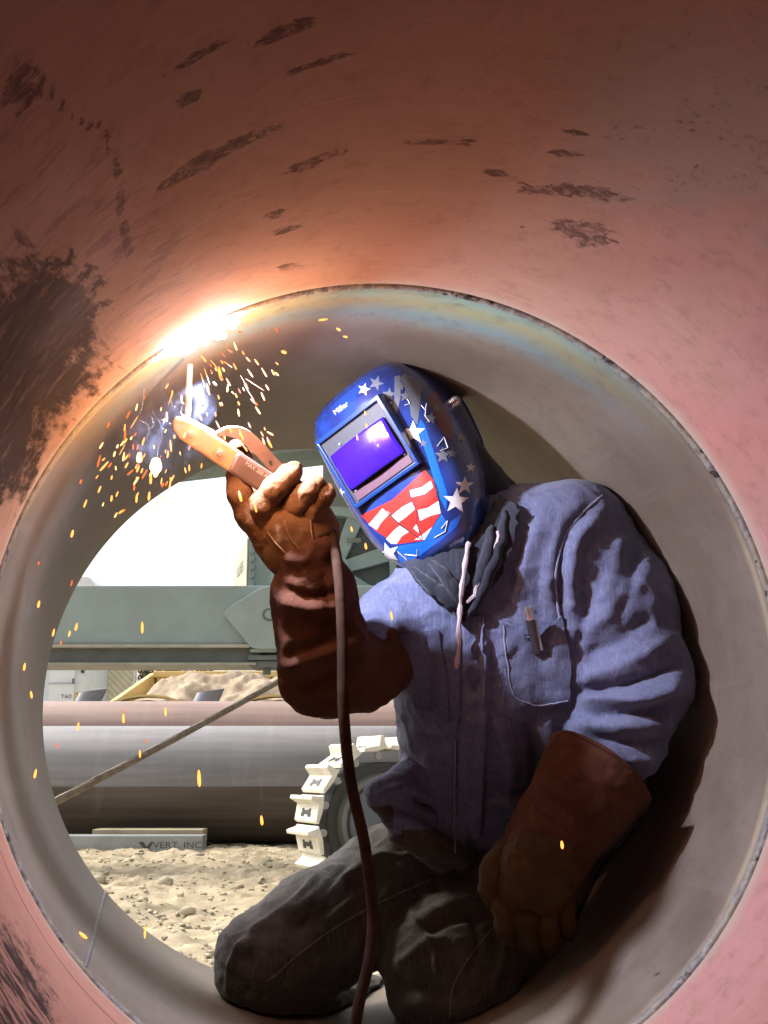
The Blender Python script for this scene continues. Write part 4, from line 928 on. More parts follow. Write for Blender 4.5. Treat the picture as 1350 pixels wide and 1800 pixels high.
Mts = fabric('trouser_thread', (0.10, 0.095, 0.08), (0.13, 0.12, 0.10))
cord_on([(760, 1545), (660, 1590), (560, 1650), (470, 1725)], 'seam', 0.0014, Mts, person, 0.0006)
cord_on([(905, 1600), (850, 1650), (800, 1725), (790, 1790)], 'seam', 0.0014, Mts, person, 0.0006)
# ---- hood and collar of the sweatshirt
H = SDF(lo, hi, 0.006)
for pts, k in (([(895, 985, 2.090, 60), (868, 915, 2.140, 64), (825, 870, 2.120, 68), (780, 825, 2.110, 72), (745, 800, 2.100, 80)], 0.03),
               ([(780, 1000, 2.08, 36), (822, 985, 2.06, 50), (865, 945, 2.07, 56)], 0.03), ([(748, 1015, 2.04, 24), (785, 1055, 2.01, 26), (812, 1088, 2.00, 14)], 0.02),
               ([(888, 925, 2.05, 34), (862, 1000, 2.03, 36), (835, 1060, 2.01, 26), (814, 1092, 2.005, 13)], 0.02)):
    H.chain([J(*p) for p in pts], k)
Vh, Fh = H.mesh(); Nh = vnormals(Vh, Fh)
Dh = fold_disp(Vh, Nh, [([(850, 850), (870, 920), (850, 1000)], 10, -0.010), ([(880, 850), (905, 920), (880, 990)], 10, 0.008), ([(830, 880), (820, 950), (835, 1020)], 9, 0.006), ([(730, 1000), (770, 1040), (805, 1080)], 8, 0.006), ([(745, 1000), (790, 1030)], 7, -0.007), ([(790, 1000), (810, 1050)], 7, -0.006)])
Dh += cloth_noise(Vh, 18, 0.005, 5) + cloth_noise(Vh, 45, 0.002, 6)
Vh2 = Vh + Nh * Dh[:, None]; hood = mesh_obj('hood', Vh2, Fh, Mhood, person, True); BH = BVHTree.FromPolygons([tuple(v) for v in Vh2], [tuple(map(int, f)) for f in Fh])
collar = [(712, 992), (750, 985), (800, 968), (850, 925), (880, 880), (912, 905), (900, 960), (872, 1020), (842, 1062), (815, 1098), (785, 1072), (745, 1035)]
patch_on(BVH, collar, 'hood_collar', Mhood, person, 0.016, 5, True, 0.016)
for fold in ([(735, 1005), (770, 1040), (808, 1085)], [(890, 905), (872, 980), (840, 1045), (818, 1088)], [(760, 990), (795, 1030), (812, 1070)], [(865, 930), (850, 990), (828, 1050)]):
    q = catmull([np.array(p_, float) for p_ in fold], 8); L_ = [hit(BVH, x, y, 0.016) for x, y in q]; L_ = [l for l in L_ if l is not None]
    MB().tube(L_, [0.004 + 0.009 * math.sin(PI * (k + 0.5) / len(L_)) for k in range(len(L_))], 10).build('hood_fold', Mhood, person, True)
def on_body(px, py, off, r): return (hit(BVH, px, py, off), r)
R_ = SDF(P(860, 900, 2.3) - 0.2, P(900, 860, 2.1) + 0.25, 0.005)
for pts in ([(896, 925), (890, 895), (894, 872), (900, 862)], [(898, 905), (915, 886), (934, 872)]):
    c_ = [on_body(x, y, 0.016, 0.016) for x, y in pts]; c_ = [c for c in c_ if c[0] is not None]
    R_.chain(c_, 0.015)
Vr, Fr = R_.mesh(); mesh_obj('hood_rim', Vr + vnormals(Vr, Fr) * cloth_noise(Vr, 40, 0.004, 9)[:, None], Fr, Mhood2, person, True)
Mstr = fabric('pale_drawstring', (0.27, 0.22, 0.23), (0.34, 0.28, 0.29))
ds = [hit(BVH, x, y, 0.024) for x, y in catmull([np.array(p_, float) for p_ in ((824, 955), (814, 1000), (806, 1060), (802, 1120), (798, 1172))], 10)]
ds = [d_ for d_ in ds if d_ is not None]; ds = [(ds[max(k - 2, 0)] + ds[max(k - 1, 0)] + ds[k] + ds[min(k + 1, len(ds) - 1)] + ds[min(k + 2, len(ds) - 1)]) / 5 for k in range(len(ds))]
MB().tube(ds + [ds[-1] + (ds[-1] - ds[-2])], [0.0042 + 0.0010 * math.sin(i * 0.9) for i in range(len(ds))] + [0.004], 8).build('drawstring', Mstr, person, True)
cord_on([(876, 945), (864, 985), (840, 1022), (818, 1058)], 'drawstring', 0.0036, Mstr, person, 0.022, BVH)
# ---- leather sleeve on the raised arm
def sdf_part(name, mat, chains, k=0.02, h=0.0045, folds=(), ns=((16, 0.005, 11), (45, 0.0022, 12)), pad=0.03, cuts=(), label=None):
    pts = np.array([J(*p)[0] for ch in chains for p in ch]); rs = max(J(*p)[1] for ch in chains for p in ch)
    S = SDF(pts.min(0) - rs - pad, pts.max(0) + rs + pad, h)
    for ch in chains: S.chain([J(*p) for p in ch], k)
    for o_, n_ in cuts: S.cut(o_, n_, 0.006)
    V, Fq = S.mesh(); N = vnormals(V, Fq); D = fold_disp(V, N, folds) if folds else np.zeros(len(V))
    for sc, am, sd_ in ns: D = D + cloth_noise(V, sc, am, sd_)
    V = V + N * D[:, None]; ob = mesh_obj(name, V, Fq, mat, person, True)
    if label: ob['label'] = label
    return ob, BVHTree.FromPolygons([tuple(v) for v in V], [tuple(map(int, f)) for f in Fq])
sleeve, _ = sdf_part('leather_sleeve', Mcuff, [[(540, 985, 1.805, 54), (552, 1040, 1.820, 68), (562, 1110, 1.835, 75), (566, 1180, 1.865, 76)], [(566, 1180, 1.865, 76), (622, 1178, 1.965, 74), (668, 1150, 2.020, 72), (700, 1125, 2.080, 72)]], 0.02,
    folds=[([(495, 1030), (545, 1050), (610, 1035)], 8, -0.008), ([(490, 1052), (550, 1072), (620, 1060)], 9, 0.007), ([(495, 1110), (560, 1100), (635, 1060)], 9, -0.007), ([(500, 1150), (560, 1130), (630, 1095)], 10, -0.010), ([(500, 1172), (560, 1152), (640, 1118)], 10, 0.010), ([(520, 1215), (580, 1185), (650, 1150)], 9, -0.010), ([(535, 1240), (600, 1205), (660, 1175)], 9, 0.008), ([(570, 1000), (578, 1060), (570, 1120)], 8, -0.006)],
    ns=((14, 0.009, 11), (36, 0.004, 12), (90, 0.0014, 13)), cuts=[(P(668, 1150, 2.045), P(700, 1125, 2.1) - P(622, 1178, 1.945))],
    label='dark brown leather sleeve on the raised forearm')
# ---- raised glove gripping the holder
gl, GB = sdf_part('glove', Mglove, [
    [(532, 985, 1.837, 50), (520, 950, 1.820, 56), (500, 918, 1.810, 48)], [(540, 975, 1.840, 46), (548, 930, 1.827, 40), (545, 900, 1.820, 30)], [(470, 950, 1.815, 26), (498, 968, 1.820, 34)],
    ], 0.025, 0.0035, ns=((22, 0.004, 21), (60, 0.0016, 22)), label='brown suede glove closed round the electrode holder')
FING = [[(470, 945, 1.807, 28), (438, 905, 1.800, 24), (421, 868, 1.793, 22), (416, 838, 1.790, 19)],                       # thumb along the handle
        [(474, 918, 1.797, 25), (462, 888, 1.785, 24), (484, 858, 1.775, 22), (508, 836, 1.785, 19), (518, 826, 1.807, 16)],      # first finger over the handle
        [(508, 918, 1.801, 24), (520, 888, 1.785, 22), (540, 866, 1.781, 20), (556, 852, 1.793, 17)],
        [(536, 932, 1.813, 24), (546, 902, 1.793, 22), (562, 878, 1.789, 19), (574, 866, 1.797, 17)],
        [(470, 905, 1.830, 20), (448, 850, 1.850, 16), (430, 806, 1.850, 15), (414, 788, 1.837, 13), (424, 779, 1.827, 11)],       # trigger finger behind, tip in the lever loop
        [(500, 850, 1.860, 20), (495, 822, 1.870, 18), (488, 805, 1.870, 16)]]
S = SDF(np.min([J(*p)[0] for f in FING for p in f], 0) - 0.05, np.max([J(*p)[0] for f in FING for p in f], 0) + 0.05, 0.003)
S2 = None
for i, f in enumerate(FING[:5]):
    Sx = SDF(S.lo, S.lo + (S.n - 1) * S.h, S.h); Sx.chain([J(*p) for p in f], 0.008)
    Vx, Fx = Sx.mesh(); Nx = vnormals(Vx, Fx); Dx = cloth_noise(Vx, 60, 0.0022, 30 + i) + cloth_noise(Vx, 130, 0.001, 40 + i)
    mesh_obj('finger' if i else 'thumb', Vx + Nx * Dx[:, None], Fx, Mglove, gl, True)
Mthr = leather('glove_thread', (0.20, 0.12, 0.06), (0.24, 0.15, 0.08), (0.10, 0.06, 0.03))
for st_ in ([(470, 935), (490, 960), (520, 985), (555, 985)], [(500, 915), (510, 945), (530, 970)], [(545, 905), (548, 940), (556, 970)]): cord_on(st_, 'seam', 0.0014, Mthr, gl, 0.0008, GB)
# ---- lowered arm: gauntlet cuff and glove resting on the thigh
cf, CB = sdf_part('glove', Mcuff, [[(1085, 1310, 1.990, 104), (1062, 1345, 1.960, 98), (1020, 1405, 1.940, 86), (975, 1465, 1.930, 68), (940, 1520, 1.910, 56), (920, 1560, 1.900, 50)], [(985, 1500, 1.930, 52), (965, 1565, 1.900, 46)]], 0.03,
    folds=[([(960, 1400), (1020, 1440), (1060, 1470)], 12, -0.006), ([(930, 1440), (980, 1480), (1020, 1520)], 12, 0.006), ([(900, 1500), (950, 1530), (1000, 1550)], 12, -0.005)], ns=((14, 0.009, 15), (36, 0.004, 16), (90, 0.0014, 17)), cuts=[(P(1052, 1352, 1.95), P(1070, 1330, 1.955) - P(1010, 1420, 1.91))], label='worn brown gauntlet glove resting on the thigh')
Mworn = leather('dark_glove_leather', (0.042, 0.024, 0.011), (0.065, 0.038, 0.016), (0.02, 0.011, 0.007))  # much darker brown than the raised glove
for i, f in enumerate([[(905, 1545, 1.910, 27), (888, 1590, 1.885, 24), (890, 1625, 1.880, 19), (900, 1650, 1.900, 16)], [(928, 1565, 1.905, 27), (922, 1612, 1.875, 24), (928, 1650, 1.880, 19), (938, 1668, 1.900, 16)], [(955, 1570, 1.905, 26), (958, 1615, 1.880, 23), (964, 1648, 1.885, 19), (970, 1664, 1.905, 15)], [(980, 1560, 1.910, 24), (990, 1600, 1.895, 20), (996, 1628, 1.900, 17), (998, 1642, 1.915, 14)], [(890, 1500, 1.920, 26), (866, 1530, 1.900, 22), (860, 1562, 1.890, 18), (866, 1582, 1.900, 15)]]):
    pts = np.array([J(*p)[0] for p in f]); Sx = SDF(pts.min(0) - 0.06, pts.max(0) + 0.06, 0.0035); Sx.chain([J(*p) for p in f], 0.01)
    Vx, Fx = Sx.mesh(); Nx = vnormals(Vx, Fx); mesh_obj('finger' if i < 4 else 'thumb', Vx + Nx * cloth_noise(Vx, 60, 0.003, 50 + i)[:, None], Fx, Mworn, cf, True)
patch_on(CB, [(880, 1500), (905, 1470), (950, 1462), (1000, 1480), (1012, 1530), (1000, 1580), (950, 1600), (900, 1590), (872, 1550)], 'palm_patch', Mworn, cf, 0.004, 6, True, 0.004)
cc = P(1052, 1352, 1.95); cn = P(1070, 1330, 1.955) - P(1010, 1420, 1.91); cn /= np.linalg.norm(cn); c1 = np.cross(cn, CF); c1 /= np.linalg.norm(c1); c2 = np.cross(cn, c1)
rg = [cc + cn * 0.001 + 0.0925 * (1 + 0.04 * mnoise.noise(Vector((a * 2, 3, 1)))) * (c1 * math.cos(a) + c2 * math.sin(a)) for a in np.linspace(0, 2 * PI, 60)]
MB().tube(rg, 0.0042, 8, False).build('cuff_hem', Mcuff, cf, True)
# ---- small tool in the pocket
tool = thing('pocket_torch', 'small dark metal torch with bright cap clipped in the chest pocket', 'torch', P(930, 1110, 2.0))
a = hit(BVH, 926, 1098, 0.018); b = hit(BVH, 944, 1146, 0.004)
if a is not None and b is not None:
    dv = (b - a); dv /= np.linalg.norm(dv)
    MB().tube([a - dv * 0.012, b], 0.0085, 14).build('barrel', paint('gunmetal', (0.10, 0.10, 0.11), 0.3, 0.8), tool, True)
    MB().tube([a - dv * 0.034, a - dv * 0.028, a - dv * 0.012], [0.006, 0.0095, 0.0095], 14).build('cap', paint('bright_cap', (0.6, 0.58, 0.56), 0.2, 0.9), tool, True)
    a2 = hit(BVH, 935, 1092, 0.022); MB().tube([a2, hit(BVH, 950, 1140, 0.012)], 0.003, 8).build('clip', paint('clip_steel', (0.4, 0.4, 0.42), 0.3, 0.8), tool, True)

# ------------------------------------------------------------------ welding helmet
HA = math.radians(27); hc, hs = 0.82, -0.572
def camvec(x, y, z): return CX * x - CU * y + CF * z            # x right, y down, z away
hr = camvec(hc * math.cos(HA), hs * math.cos(HA), -math.sin(HA)); hu = camvec(hs, -hc, 0.0)
hn = np.cross(hr, hu); hn = hn / np.linalg.norm(hn)
if hn @ CF > 0: hn = -hn
PT = math.radians(-8); hu, hn = hu * math.cos(PT) + hn * math.sin(PT), hn * math.cos(PT) - hu * math.sin(PT)
VZ = 0.135; HS = 1.05; HC = P(646, 796, 1.995) - hn * VZ * HS
def HL(r, u, n): return HC + (hr * r + hu * u + hn * n) * HS
SEC = [(0.134, 0.030, 0.010, -0.07), (0.131, 0.060, 0.055, -0.085), (0.123, 0.082, 0.090, -0.095), (0.109, 0.096, 0.113, -0.10), (0.090, 0.105, 0.126, -0.10), (0.068, 0.111, 0.131, -0.10), (0.0, 0.118, 0.130, -0.09), (-0.06, 0.118, 0.133, -0.07),
       (-0.085, 0.116, 0.135, -0.055), (-0.125, 0.110, 0.138, -0.03), (-0.165, 0.097, 0.135, -0.005), (-0.198, 0.078, 0.125, 0.015), (-0.218, 0.058, 0.108, 0.03), (-0.227, 0.036, 0.090, 0.03)]
us = [s[0] for s in SEC]
def sec(u):
    u = max(min(u, us[0]), us[-1])
    for a, b in zip(SEC[:-1], SEC[1:]):
        if b[0] <= u <= a[0]:
            t = (a[0] - u) / (a[0] - b[0]); return [a[i] + (b[i] - a[i]) * t for i in (1, 2, 3)]
V = []; NU, NS = 60, 64; ulist = np.interp(np.linspace(0, 1, NU), np.linspace(0, 1, len(us)), us)
def spow(x, e): return math.copysign(abs(x) ** e, x)
for u in ulist:
    W, zf, zb = sec(u); zc = min(zf - 0.02, 0.045 + zb * 0.3)
    for j in range(NS + 1):
        a = -PI * 0.5 + PI * j / NS; V.append(None)
        # front arc: squarish; then the sides run back
    del V[-(NS + 1):]
    nb = 10
    for j in range(nb): t = j / nb; V.append(HL(-W * (1 - 0.10 * (1 - t) ** 2), u, zb + (zc - zb) * t))
    for j in range(NS + 1):
        a = -PI / 2 + PI * j / NS; V.append(HL(W * spow(math.sin(a), 0.72), u, zc + (zf - zc) * spow(math.cos(a), 0.62)))
    for j in range(nb): t = 1 - (j + 1) / nb; V.append(HL(W * (1 - 0.10 * (1 - t) ** 2), u, zb + (zc - zb) * t))
C_ = NS + 1 + 20; fs = [(i * C_ + j, i * C_ + j + 1, (i + 1) * C_ + j + 1, (i + 1) * C_ + j) for i in range(NU - 1) for j in range(C_ - 1)]
fs.append(tuple(range(C_)))
V = np.array(V); nV = len(V)
hel = thing('welding_helmet', 'glossy blue welding helmet painted with white stars and red stripes, violet lens', 'helmet', HC)
def shell_mat():
    n = NT('blue_helmet_gloss'); c = n.coord(); a = n.noise(n.mapping(c, (14, 14, 14)), 1, 3, 0.5)
    sp = n.n('ShaderNodeSeparateXYZ'); n.L(c, sp.inputs[0])
    k = n.mix(n.ramp(a, 0.35, 0.65), (0.012, 0.02, 0.10), (0.015, 0.045, 0.22))
    n.set(k, 0.22, 0.15, 0.6); n.b.inputs['Coat Weight'].default_value = 0.8; n.b.inputs['Coat Roughness'].default_value = 0.06; return n.m
shell = mesh_obj('shell', V, fs, shell_mat(), hel, True, 0.9)
bm = bmesh.new(); bm.from_mesh(shell.data); bmesh.ops.recalc_face_normals(bm, faces=bm.faces); bm.to_mesh(shell.data); bm.free()
so_ = shell.modifiers.new('wall', 'SOLIDIFY'); so_.thickness = 0.003; so_.offset = -1
HB = BVHTree.FromPolygons([tuple(v) for v in V], [tuple(f) for f in fs])
# rim trim along the open edge
edge = [V[i * C_] for i in range(NU)][::-1]; edge2 = [V[i * C_ + C_ - 1] for i in range(NU)]
MB().tube([V[i * C_ + C_ - 1] for i in range(NU)] + [V[(NU - 1) * C_ + j] for j in range(C_ - 1, -1, -2)] + [V[i * C_] for i in range(NU - 1, -1, -1)], 0.0025, 6).build('edge_trim', paint('edge_blue', (0.02, 0.06, 0.25), 0.3), hel, True)
# visor frame, cover plate, lens
def ggloss(name, col, rough=0.2, coat=0.6, metal=0.0):
    n = NT(name); n.set(col, rough, metal, 0.5); n.b.inputs['Coat Weight'].default_value = coat; n.b.inputs['Coat Roughness'].default_value = 0.05; return n.m
def frame_ring(outer, inner, z0, z1, zi, name, mat, par):
    m = MB(); n = len(outer); O0 = [HL(*p, z0) for p in outer]; O1 = [HL(*p, z1) for p in outer]; I1 = [HL(*p, z1) for p in inner]; I0 = [HL(*p, zi) for p in inner]
    V = O0 + O1 + I1 + I0; fs = []
    for i in range(n):
        j = (i + 1) % n
        for k in range(3): fs.append((k * n + i, k * n + j, (k + 1) * n + j, (k + 1) * n + i))
    m.add(V, fs); return m.build(name, mat, par, bevel=0.0015)
iw, ih = 0.067, 0.060
inner = [(-iw, -ih), (iw, -ih), (iw, ih), (-iw, ih)]
outer = [(-iw - 0.006, -ih - 0.012), (iw + 0.008, -ih - 0.012), (iw + 0.012, ih * 0.6), (iw * 0.86, ih + 0.018), (-iw * 0.86, ih + 0.018), (-iw - 0.010, ih * 0.6)]
outer8 = [(-iw - 0.005, -ih - 0.007), (iw + 0.006, -ih - 0.007), (iw + 0.008, ih + 0.008), (-iw - 0.006, ih + 0.008)]
fr = frame_ring(outer8, inner, 0.085, VZ + 0.007, VZ - 0.004, 'visor_frame', ggloss('bright_blue_frame', (0.004, 0.026, 0.11), 0.3), hel)
MB().prism([HL(x, y, VZ) for x, y in inner], hn * -0.004).build('cover_plate', ggloss('grey_cover', (0.024, 0.024, 0.027), 0.6, 0.1), hel)
lw, lh0, lh1 = 0.060, -0.036, 0.031
V = []; NL = 20
for jj in range(NL + 1):
    for ii in range(NL + 1):
        x = -lw + 2 * lw * ii / NL; y = lh0 + (lh1 - lh0) * jj / NL; y0 = y - (lh0 + lh1) / 2
        V.append(HL(x, y, VZ + 0.0115 - x * x / 0.5 - y0 * y0 / 0.24))
fs = [(jj * (NL + 1) + ii, jj * (NL + 1) + ii + 1, (jj + 1) * (NL + 1) + ii + 1, (jj + 1) * (NL + 1) + ii) for jj in range(NL) for ii in range(NL)]
lens_o = mesh_obj('lens', V, fs, ggloss('violet_lens', (0.035, 0.008, 0.42), 0.22, 1.0, 0.3), hel, True)
sol = lens_o.modifiers.new('wall', 'SOLIDIFY'); sol.thickness = 0.012; sol.offset = 0
MB().prism([HL(x, y, VZ + 0.0022) for x, y in ((-iw + 0.006, -ih + 0.003), (iw - 0.004, -ih + 0.003), (iw - 0.004, -0.043), (-iw + 0.006, -0.043))], hn * -0.002).build('strip', ggloss('pink_grey_strip', (0.09, 0.045, 0.06), 0.4), hel)
for x, y in ((-0.055, -0.040), (0.058, -0.038), (-0.035, 0.040)): MB().tube([HL(x, y, VZ - 0.001), HL(x, y, VZ + 0.003)], 0.0025, 10).build('rivet', Mgrey2, hel, True)
# decals: stripes, stars, lettering
Mwh = ggloss('white_decal', (0.50, 0.50, 0.49), 0.3); Mred = ggloss('red_decal', (0.42, 0.022, 0.015), 0.3); Mlb = ggloss('light_blue_decal', (0.012, 0.10, 0.45), 0.25); Mgy = ggloss('grey_decal', (0.11, 0.12, 0.14), 0.3); Mdk = ggloss('dark_decal', (0.02, 0.022, 0.035), 0.25)
def zl(zx, zy): return (520 + zx * 360 / 1350, 630 + zy * 400 / 1500)    # from the enlarged view of the helmet
def decal(poly, mat, name, off=0.0012, step=5.0, par=None): return patch_on(HB, [zl(*p) for p in poly], name, mat, par or hel, off * 0.3, step, True, 0)
decal([(430, 1035), (640, 930), (850, 735), (905, 800), (955, 1020), (845, 1200), (660, 1225), (520, 1130)], Mred, 'flag_panel', 0.0010)
for poly in ([(575, 985), (620, 1020), (560, 1085), (535, 1130), (480, 1095), (525, 1045)], [(630, 1040), (700, 980), (770, 945), (790, 990), (720, 1050), (670, 1085)], [(745, 870), (830, 850), (890, 805), (905, 850), (850, 895), (760, 915)],
             [(805, 1000), (870, 985), (940, 940), (955, 1020), (880, 1040), (820, 1070)], [(595, 1190), (650, 1130), (690, 1100), (750, 1140), (700, 1170), (665, 1222), (630, 1222)], [(780, 1195), (830, 1165), (900, 1110), (850, 1195)], [(775, 1120), (800, 1085), (812, 1150)]):
    decal(poly, Mwh, 'stripe', 0.0018)
for poly in ([(565, 980), (578, 984), (690, 1092), (835, 1195), (828, 1197), (684, 1101)], [(744, 866), (751, 870), (764, 930), (803, 1012), (801, 1090), (840, 1190), (834, 1190), (795, 1092), (796, 1014), (757, 930)]): decal(poly, Mdk, 'fold_line', 0.0022)
decal([(665, 1240), (845, 1205), (960, 1025), (1000, 1090), (1110, 1010), (1060, 1110), (940, 1210), (800, 1310), (690, 1370)], Mlb, 'blue_panel', 0.0008)
decal([(820, 400), (850, 440), (930, 680), (1000, 900), (990, 1000), (940, 900), (870, 660), (800, 460)], Mlb, 'blue_flash', 0.0008)
decal([(715, 95), (830, 160), (820, 300), (800, 440), (760, 380), (740, 250), (690, 130)], Mgy, 'grey_flash', 0.0008)
decal([(650, 120), (690, 110), (690, 260), (650, 420), (615, 400), (650, 260)], Mgy, 'grey_flash', 0.0008)
decal([(860, 250), (930, 220), (1030, 420), (1020, 540), (960, 480)], ggloss('dark_red_decal', (0.12, 0.02, 0.025), 0.3), 'dark_red_flash', 0.0008)
decal([(820, 620), (940, 860), (960, 1010), (930, 1010), (860, 760)], Mdk, 'dark_flash', 0.0009)
def star(cx, cy, R, rot, mat, k=0.42, off=0.0026, name='star'):
    pts = []
    for i in range(10):
        a = rot + i * PI / 5; r = R if i % 2 == 0 else R * k; pts.append((cx + r * math.cos(a), cy + r * math.sin(a)))
    decal(pts, mat, name, off, 4.0)
for cx, cy, R, rot, mat in [(775, 490, 82, -1.6, Mwh), (1055, 940, 88, -1.5, Mwh), (1112, 838, 62, -1.55, Mwh), (612, 1285, 78, -1.9, Mwh), (615, 240, 48, -1.5, Mgy), (720, 250, 42, -1.5, Mgy), (450, 205, 44, -1.3, Mwh), (890, 395, 44, -1.4, Mgy), (968, 640, 56, -1.6, Mgy), (1030, 625, 40, -1.5, Mgy), (530, 165, 52, -1.2, Mgy), (297, 885, 34, -1.5, Mwh), (1085, 520, 40, -1.4, Mgy), (930, 330, 36, -1.3, Mgy), (690, 185, 34, -1.4, Mgy), (560, 1330, 34, -1.6, Mwh), (1150, 720, 34, -1.5, Mwh), (840, 560, 30, -1.6, Mgy)]:
    star(cx, cy, R, rot, mat)
def line_on(pts, w, mat, name='outline'):
    q = [zl(*p) for p in pts]; L = []
    for (a, b) in zip(q[:-1], q[1:]): L += [hit(HB, a[0] + (b[0] - a[0]) * t, a[1] + (b[1] - a[1]) * t, 0.001) for t in np.linspace(0, 1, 6)]
    L = [l for l in L if l is not None]
    if len(L) > 2: MB().tube(L, w, 5).build(name, mat, hel, True)
for pts in ([(930, 580), (975, 520), (1000, 590), (950, 610)], [(825, 310), (850, 340), (860, 300), (850, 380), (880, 420)], [(670, 1270), (735, 1330), (720, 1290), (800, 1300), (800, 1260)], [(915, 1180), (985, 1140), (1000, 1070), (960, 1120)], [(595, 290), (635, 290), (610, 330)], [(715, 310), (750, 300), (735, 270)]): line_on(pts, 0.0006, Mwh)
o_, pts_, fs_ = text_mesh('Miller', 'lettering', Mwh, hel, (0, 0, 0), (1, 0, 0), (0, 1, 0), 1.0)
bpy.data.objects.remove(o_)
q0 = np.array(zl(300, 330)); ex = np.array([0.80, -0.60]); ey = np.array([-0.5, -0.8]); V3 = []
hgt = 9.5; pp = pts_[:, :2]
last = None
for x, y in pp:
    c = q0 + ex * x * hgt * 0.95 + ey * y * hgt; h = hit(HB, c[0], c[1], 0.0015); h = (last if last is not None else HL(-0.03, 0.1, 0.11)) if h is None else h; last = h; V3.append(h)
mesh_obj('lettering', V3, fs_, Mwh, hel)
# silver pivot knob on the side
kp = hit(HB, *zl(1030, 300), 0.006)
if kp is not None: MB().tube([kp - hr * 0.012, kp + hr * 0.004, kp + hr * 0.010], [0.011, 0.011, 0.007], 16).build('pivot_knob', paint('bright_knob', (0.6, 0.6, 0.6), 0.25, 0.9), hel, True)

# ------------------------------------------------------------------ electrode holder with rod and cable
def Q(px, py, d): return P(px, py, d)
hold = thing('electrode_holder', 'electrode holder gripping a thin rod, lit orange, trailing a dark cable', 'electrode holder', P(420, 820, 1.70))
a0, a1 = P(306, 742, 1.745), P(500, 868, 1.81); ha = (a1 - a0) / np.linalg.norm(a1 - a0)
hb = np.cross(ha, CF); hb /= np.linalg.norm(hb); hb = hb if hb @ CU > 0 else -hb; hd = np.cross(ha, hb); hd = hd if hd @ CF > 0 else -hd
def HQ(s, v, w=0.0): return a0 + ha * s + hb * v + hd * w
Mjaw = paint('worn_copper_jaw', (0.36, 0.19, 0.10), 0.55, 0.1, 0.25, (0.2, 0.1, 0.06), 0.4, 30)
Mhan = paint('brown_fibre_handle', (0.13, 0.075, 0.06), 0.7, 0, 0.3, None, 0, 30)
jw = 0.0185
pr = [(0.004, -0.010), (-0.003, -0.002), (-0.002, 0.008), (0.006, 0.0135), (0.03, jw), (0.118, jw), (0.118, -jw), (0.02, -jw * 0.9)]
MB().prism([HQ(s, v, -0.013) for s, v in pr], hd * 0.026).build('jaw', Mjaw, hold, bevel=0.004)
MB().prism([HQ(s, v, -0.006) for s, v in ((0.012, 0.0175), (0.055, 0.0225), (0.095, 0.019), (0.055, 0.0185))], hd * 0.012).build('upper_jaw', paint('dark_jaw', (0.17, 0.09, 0.06), 0.6), hold, bevel=0.002)
for s, v in ((0.030, -0.001), (0.083, -0.0015)):
    c = HQ(s, v, -0.013); m = MB(); m.tube([c + hd * 0.002, c - hd * 0.0012], 0.0088, 20); sc_ = m.build('screw', Mjaw, hold, True, 0.5)
    MB().tube([c, c - hd * 0.003], 0.0048, 6).build('screw_head', paint('screw_steel', (0.45, 0.40, 0.36), 0.35, 0.7), sc_)
MB().prism([HQ(s, v, -0.0155) for s, v in ((0.104, 0.0175), (0.22, 0.0175), (0.22, -0.0185), (0.108, -0.0185))], hd * 0.031).build('handle', Mhan, hold, bevel=0.005)
text_mesh('MAX 200 AMP', 'lettering', paint('pale_print', (0.45, 0.42, 0.40), 0.6), hold, HQ(0.150, 0.008, -0.0165), ha * 0.9, hb, 0.0065)
lever = catmull([HQ(0.062, 0.016, 0.0), HQ(0.075, 0.033, 0.002), HQ(0.100, 0.042, 0.004), HQ(0.135, 0.037, 0.006), HQ(0.175, 0.027, 0.008), HQ(0.225, 0.020, 0.008)], 6)
m = MB(); L_ = len(lever)
for i in range(L_ - 1):
    w0, w1 = 0.006 + 0.005 * min(1, i / 14), 0.006 + 0.005 * min(1, (i + 1) / 14)
    A_, B_ = lever[i], lever[i + 1]; m.hexa([A_ - hd * 0.011 - hb * w0, B_ - hd * 0.011 - hb * w1, B_ + hd * 0.011 - hb * w1, A_ + hd * 0.011 - hb * w0, A_ - hd * 0.011 + hb * w0, B_ - hd * 0.011 + hb * w1, B_ + hd * 0.011 + hb * w1, A_ + hd * 0.011 + hb * w0])
m.build('lever', Mhan, hold, True, 0.6)
c = HQ(0.158, 0.030, -0.006); MB().tube([c, c - hd * 0.0012], 0.0028, 10).build('rivet', Mblack, hold)
e0 = HQ(0.016, 0.012, 0.0); e1 = ARC - arc_in * 0.012
e1 = P(334, 640, proj([ARC])[0][2] + 0.01)
rodm = MB(); rodm.tube([e0 - (e1 - e0) * 0.1, e1], 0.0046, 12); rod = rodm.build('electrode', paint('flux_coat', (0.40, 0.22, 0.14), 0.8, 0, 0.2), hold, True, 0.6)
cab = catmull([HQ(0.21, -0.004, 0.012), P(548, 890, 1.845), P(573, 918, 1.82), P(588, 960, 1.785), P(598, 1040, 1.735), P(602, 1130, 1.70), P(604, 1250, 1.665), P(616, 1370, 1.66), P(640, 1480, 1.655), P(655, 1600, 1.65), P(650, 1680, 1.64), P(632, 1760, 1.63), P(618, 1830, 1.62), P(590, 1890, 1.55)], 10)
cab += catmull([cab[-1], cab[-1] + np.array([-0.03, -0.25, -0.015]), cab[-1] + np.array([0.1, -0.9, -0.01]), cab[-1] + np.array([0.2, -1.6, 0.0])], 8)[1:]
cab = [np.array(p) for p in cab]
for p in cab:
    q_ = p - C0; uu = q_ @ BX
    floor = C0[2] - math.sqrt(max(R0 ** 2 - uu * uu, 0.01)) + 0.012
    if p[2] < floor: p[2] = floor
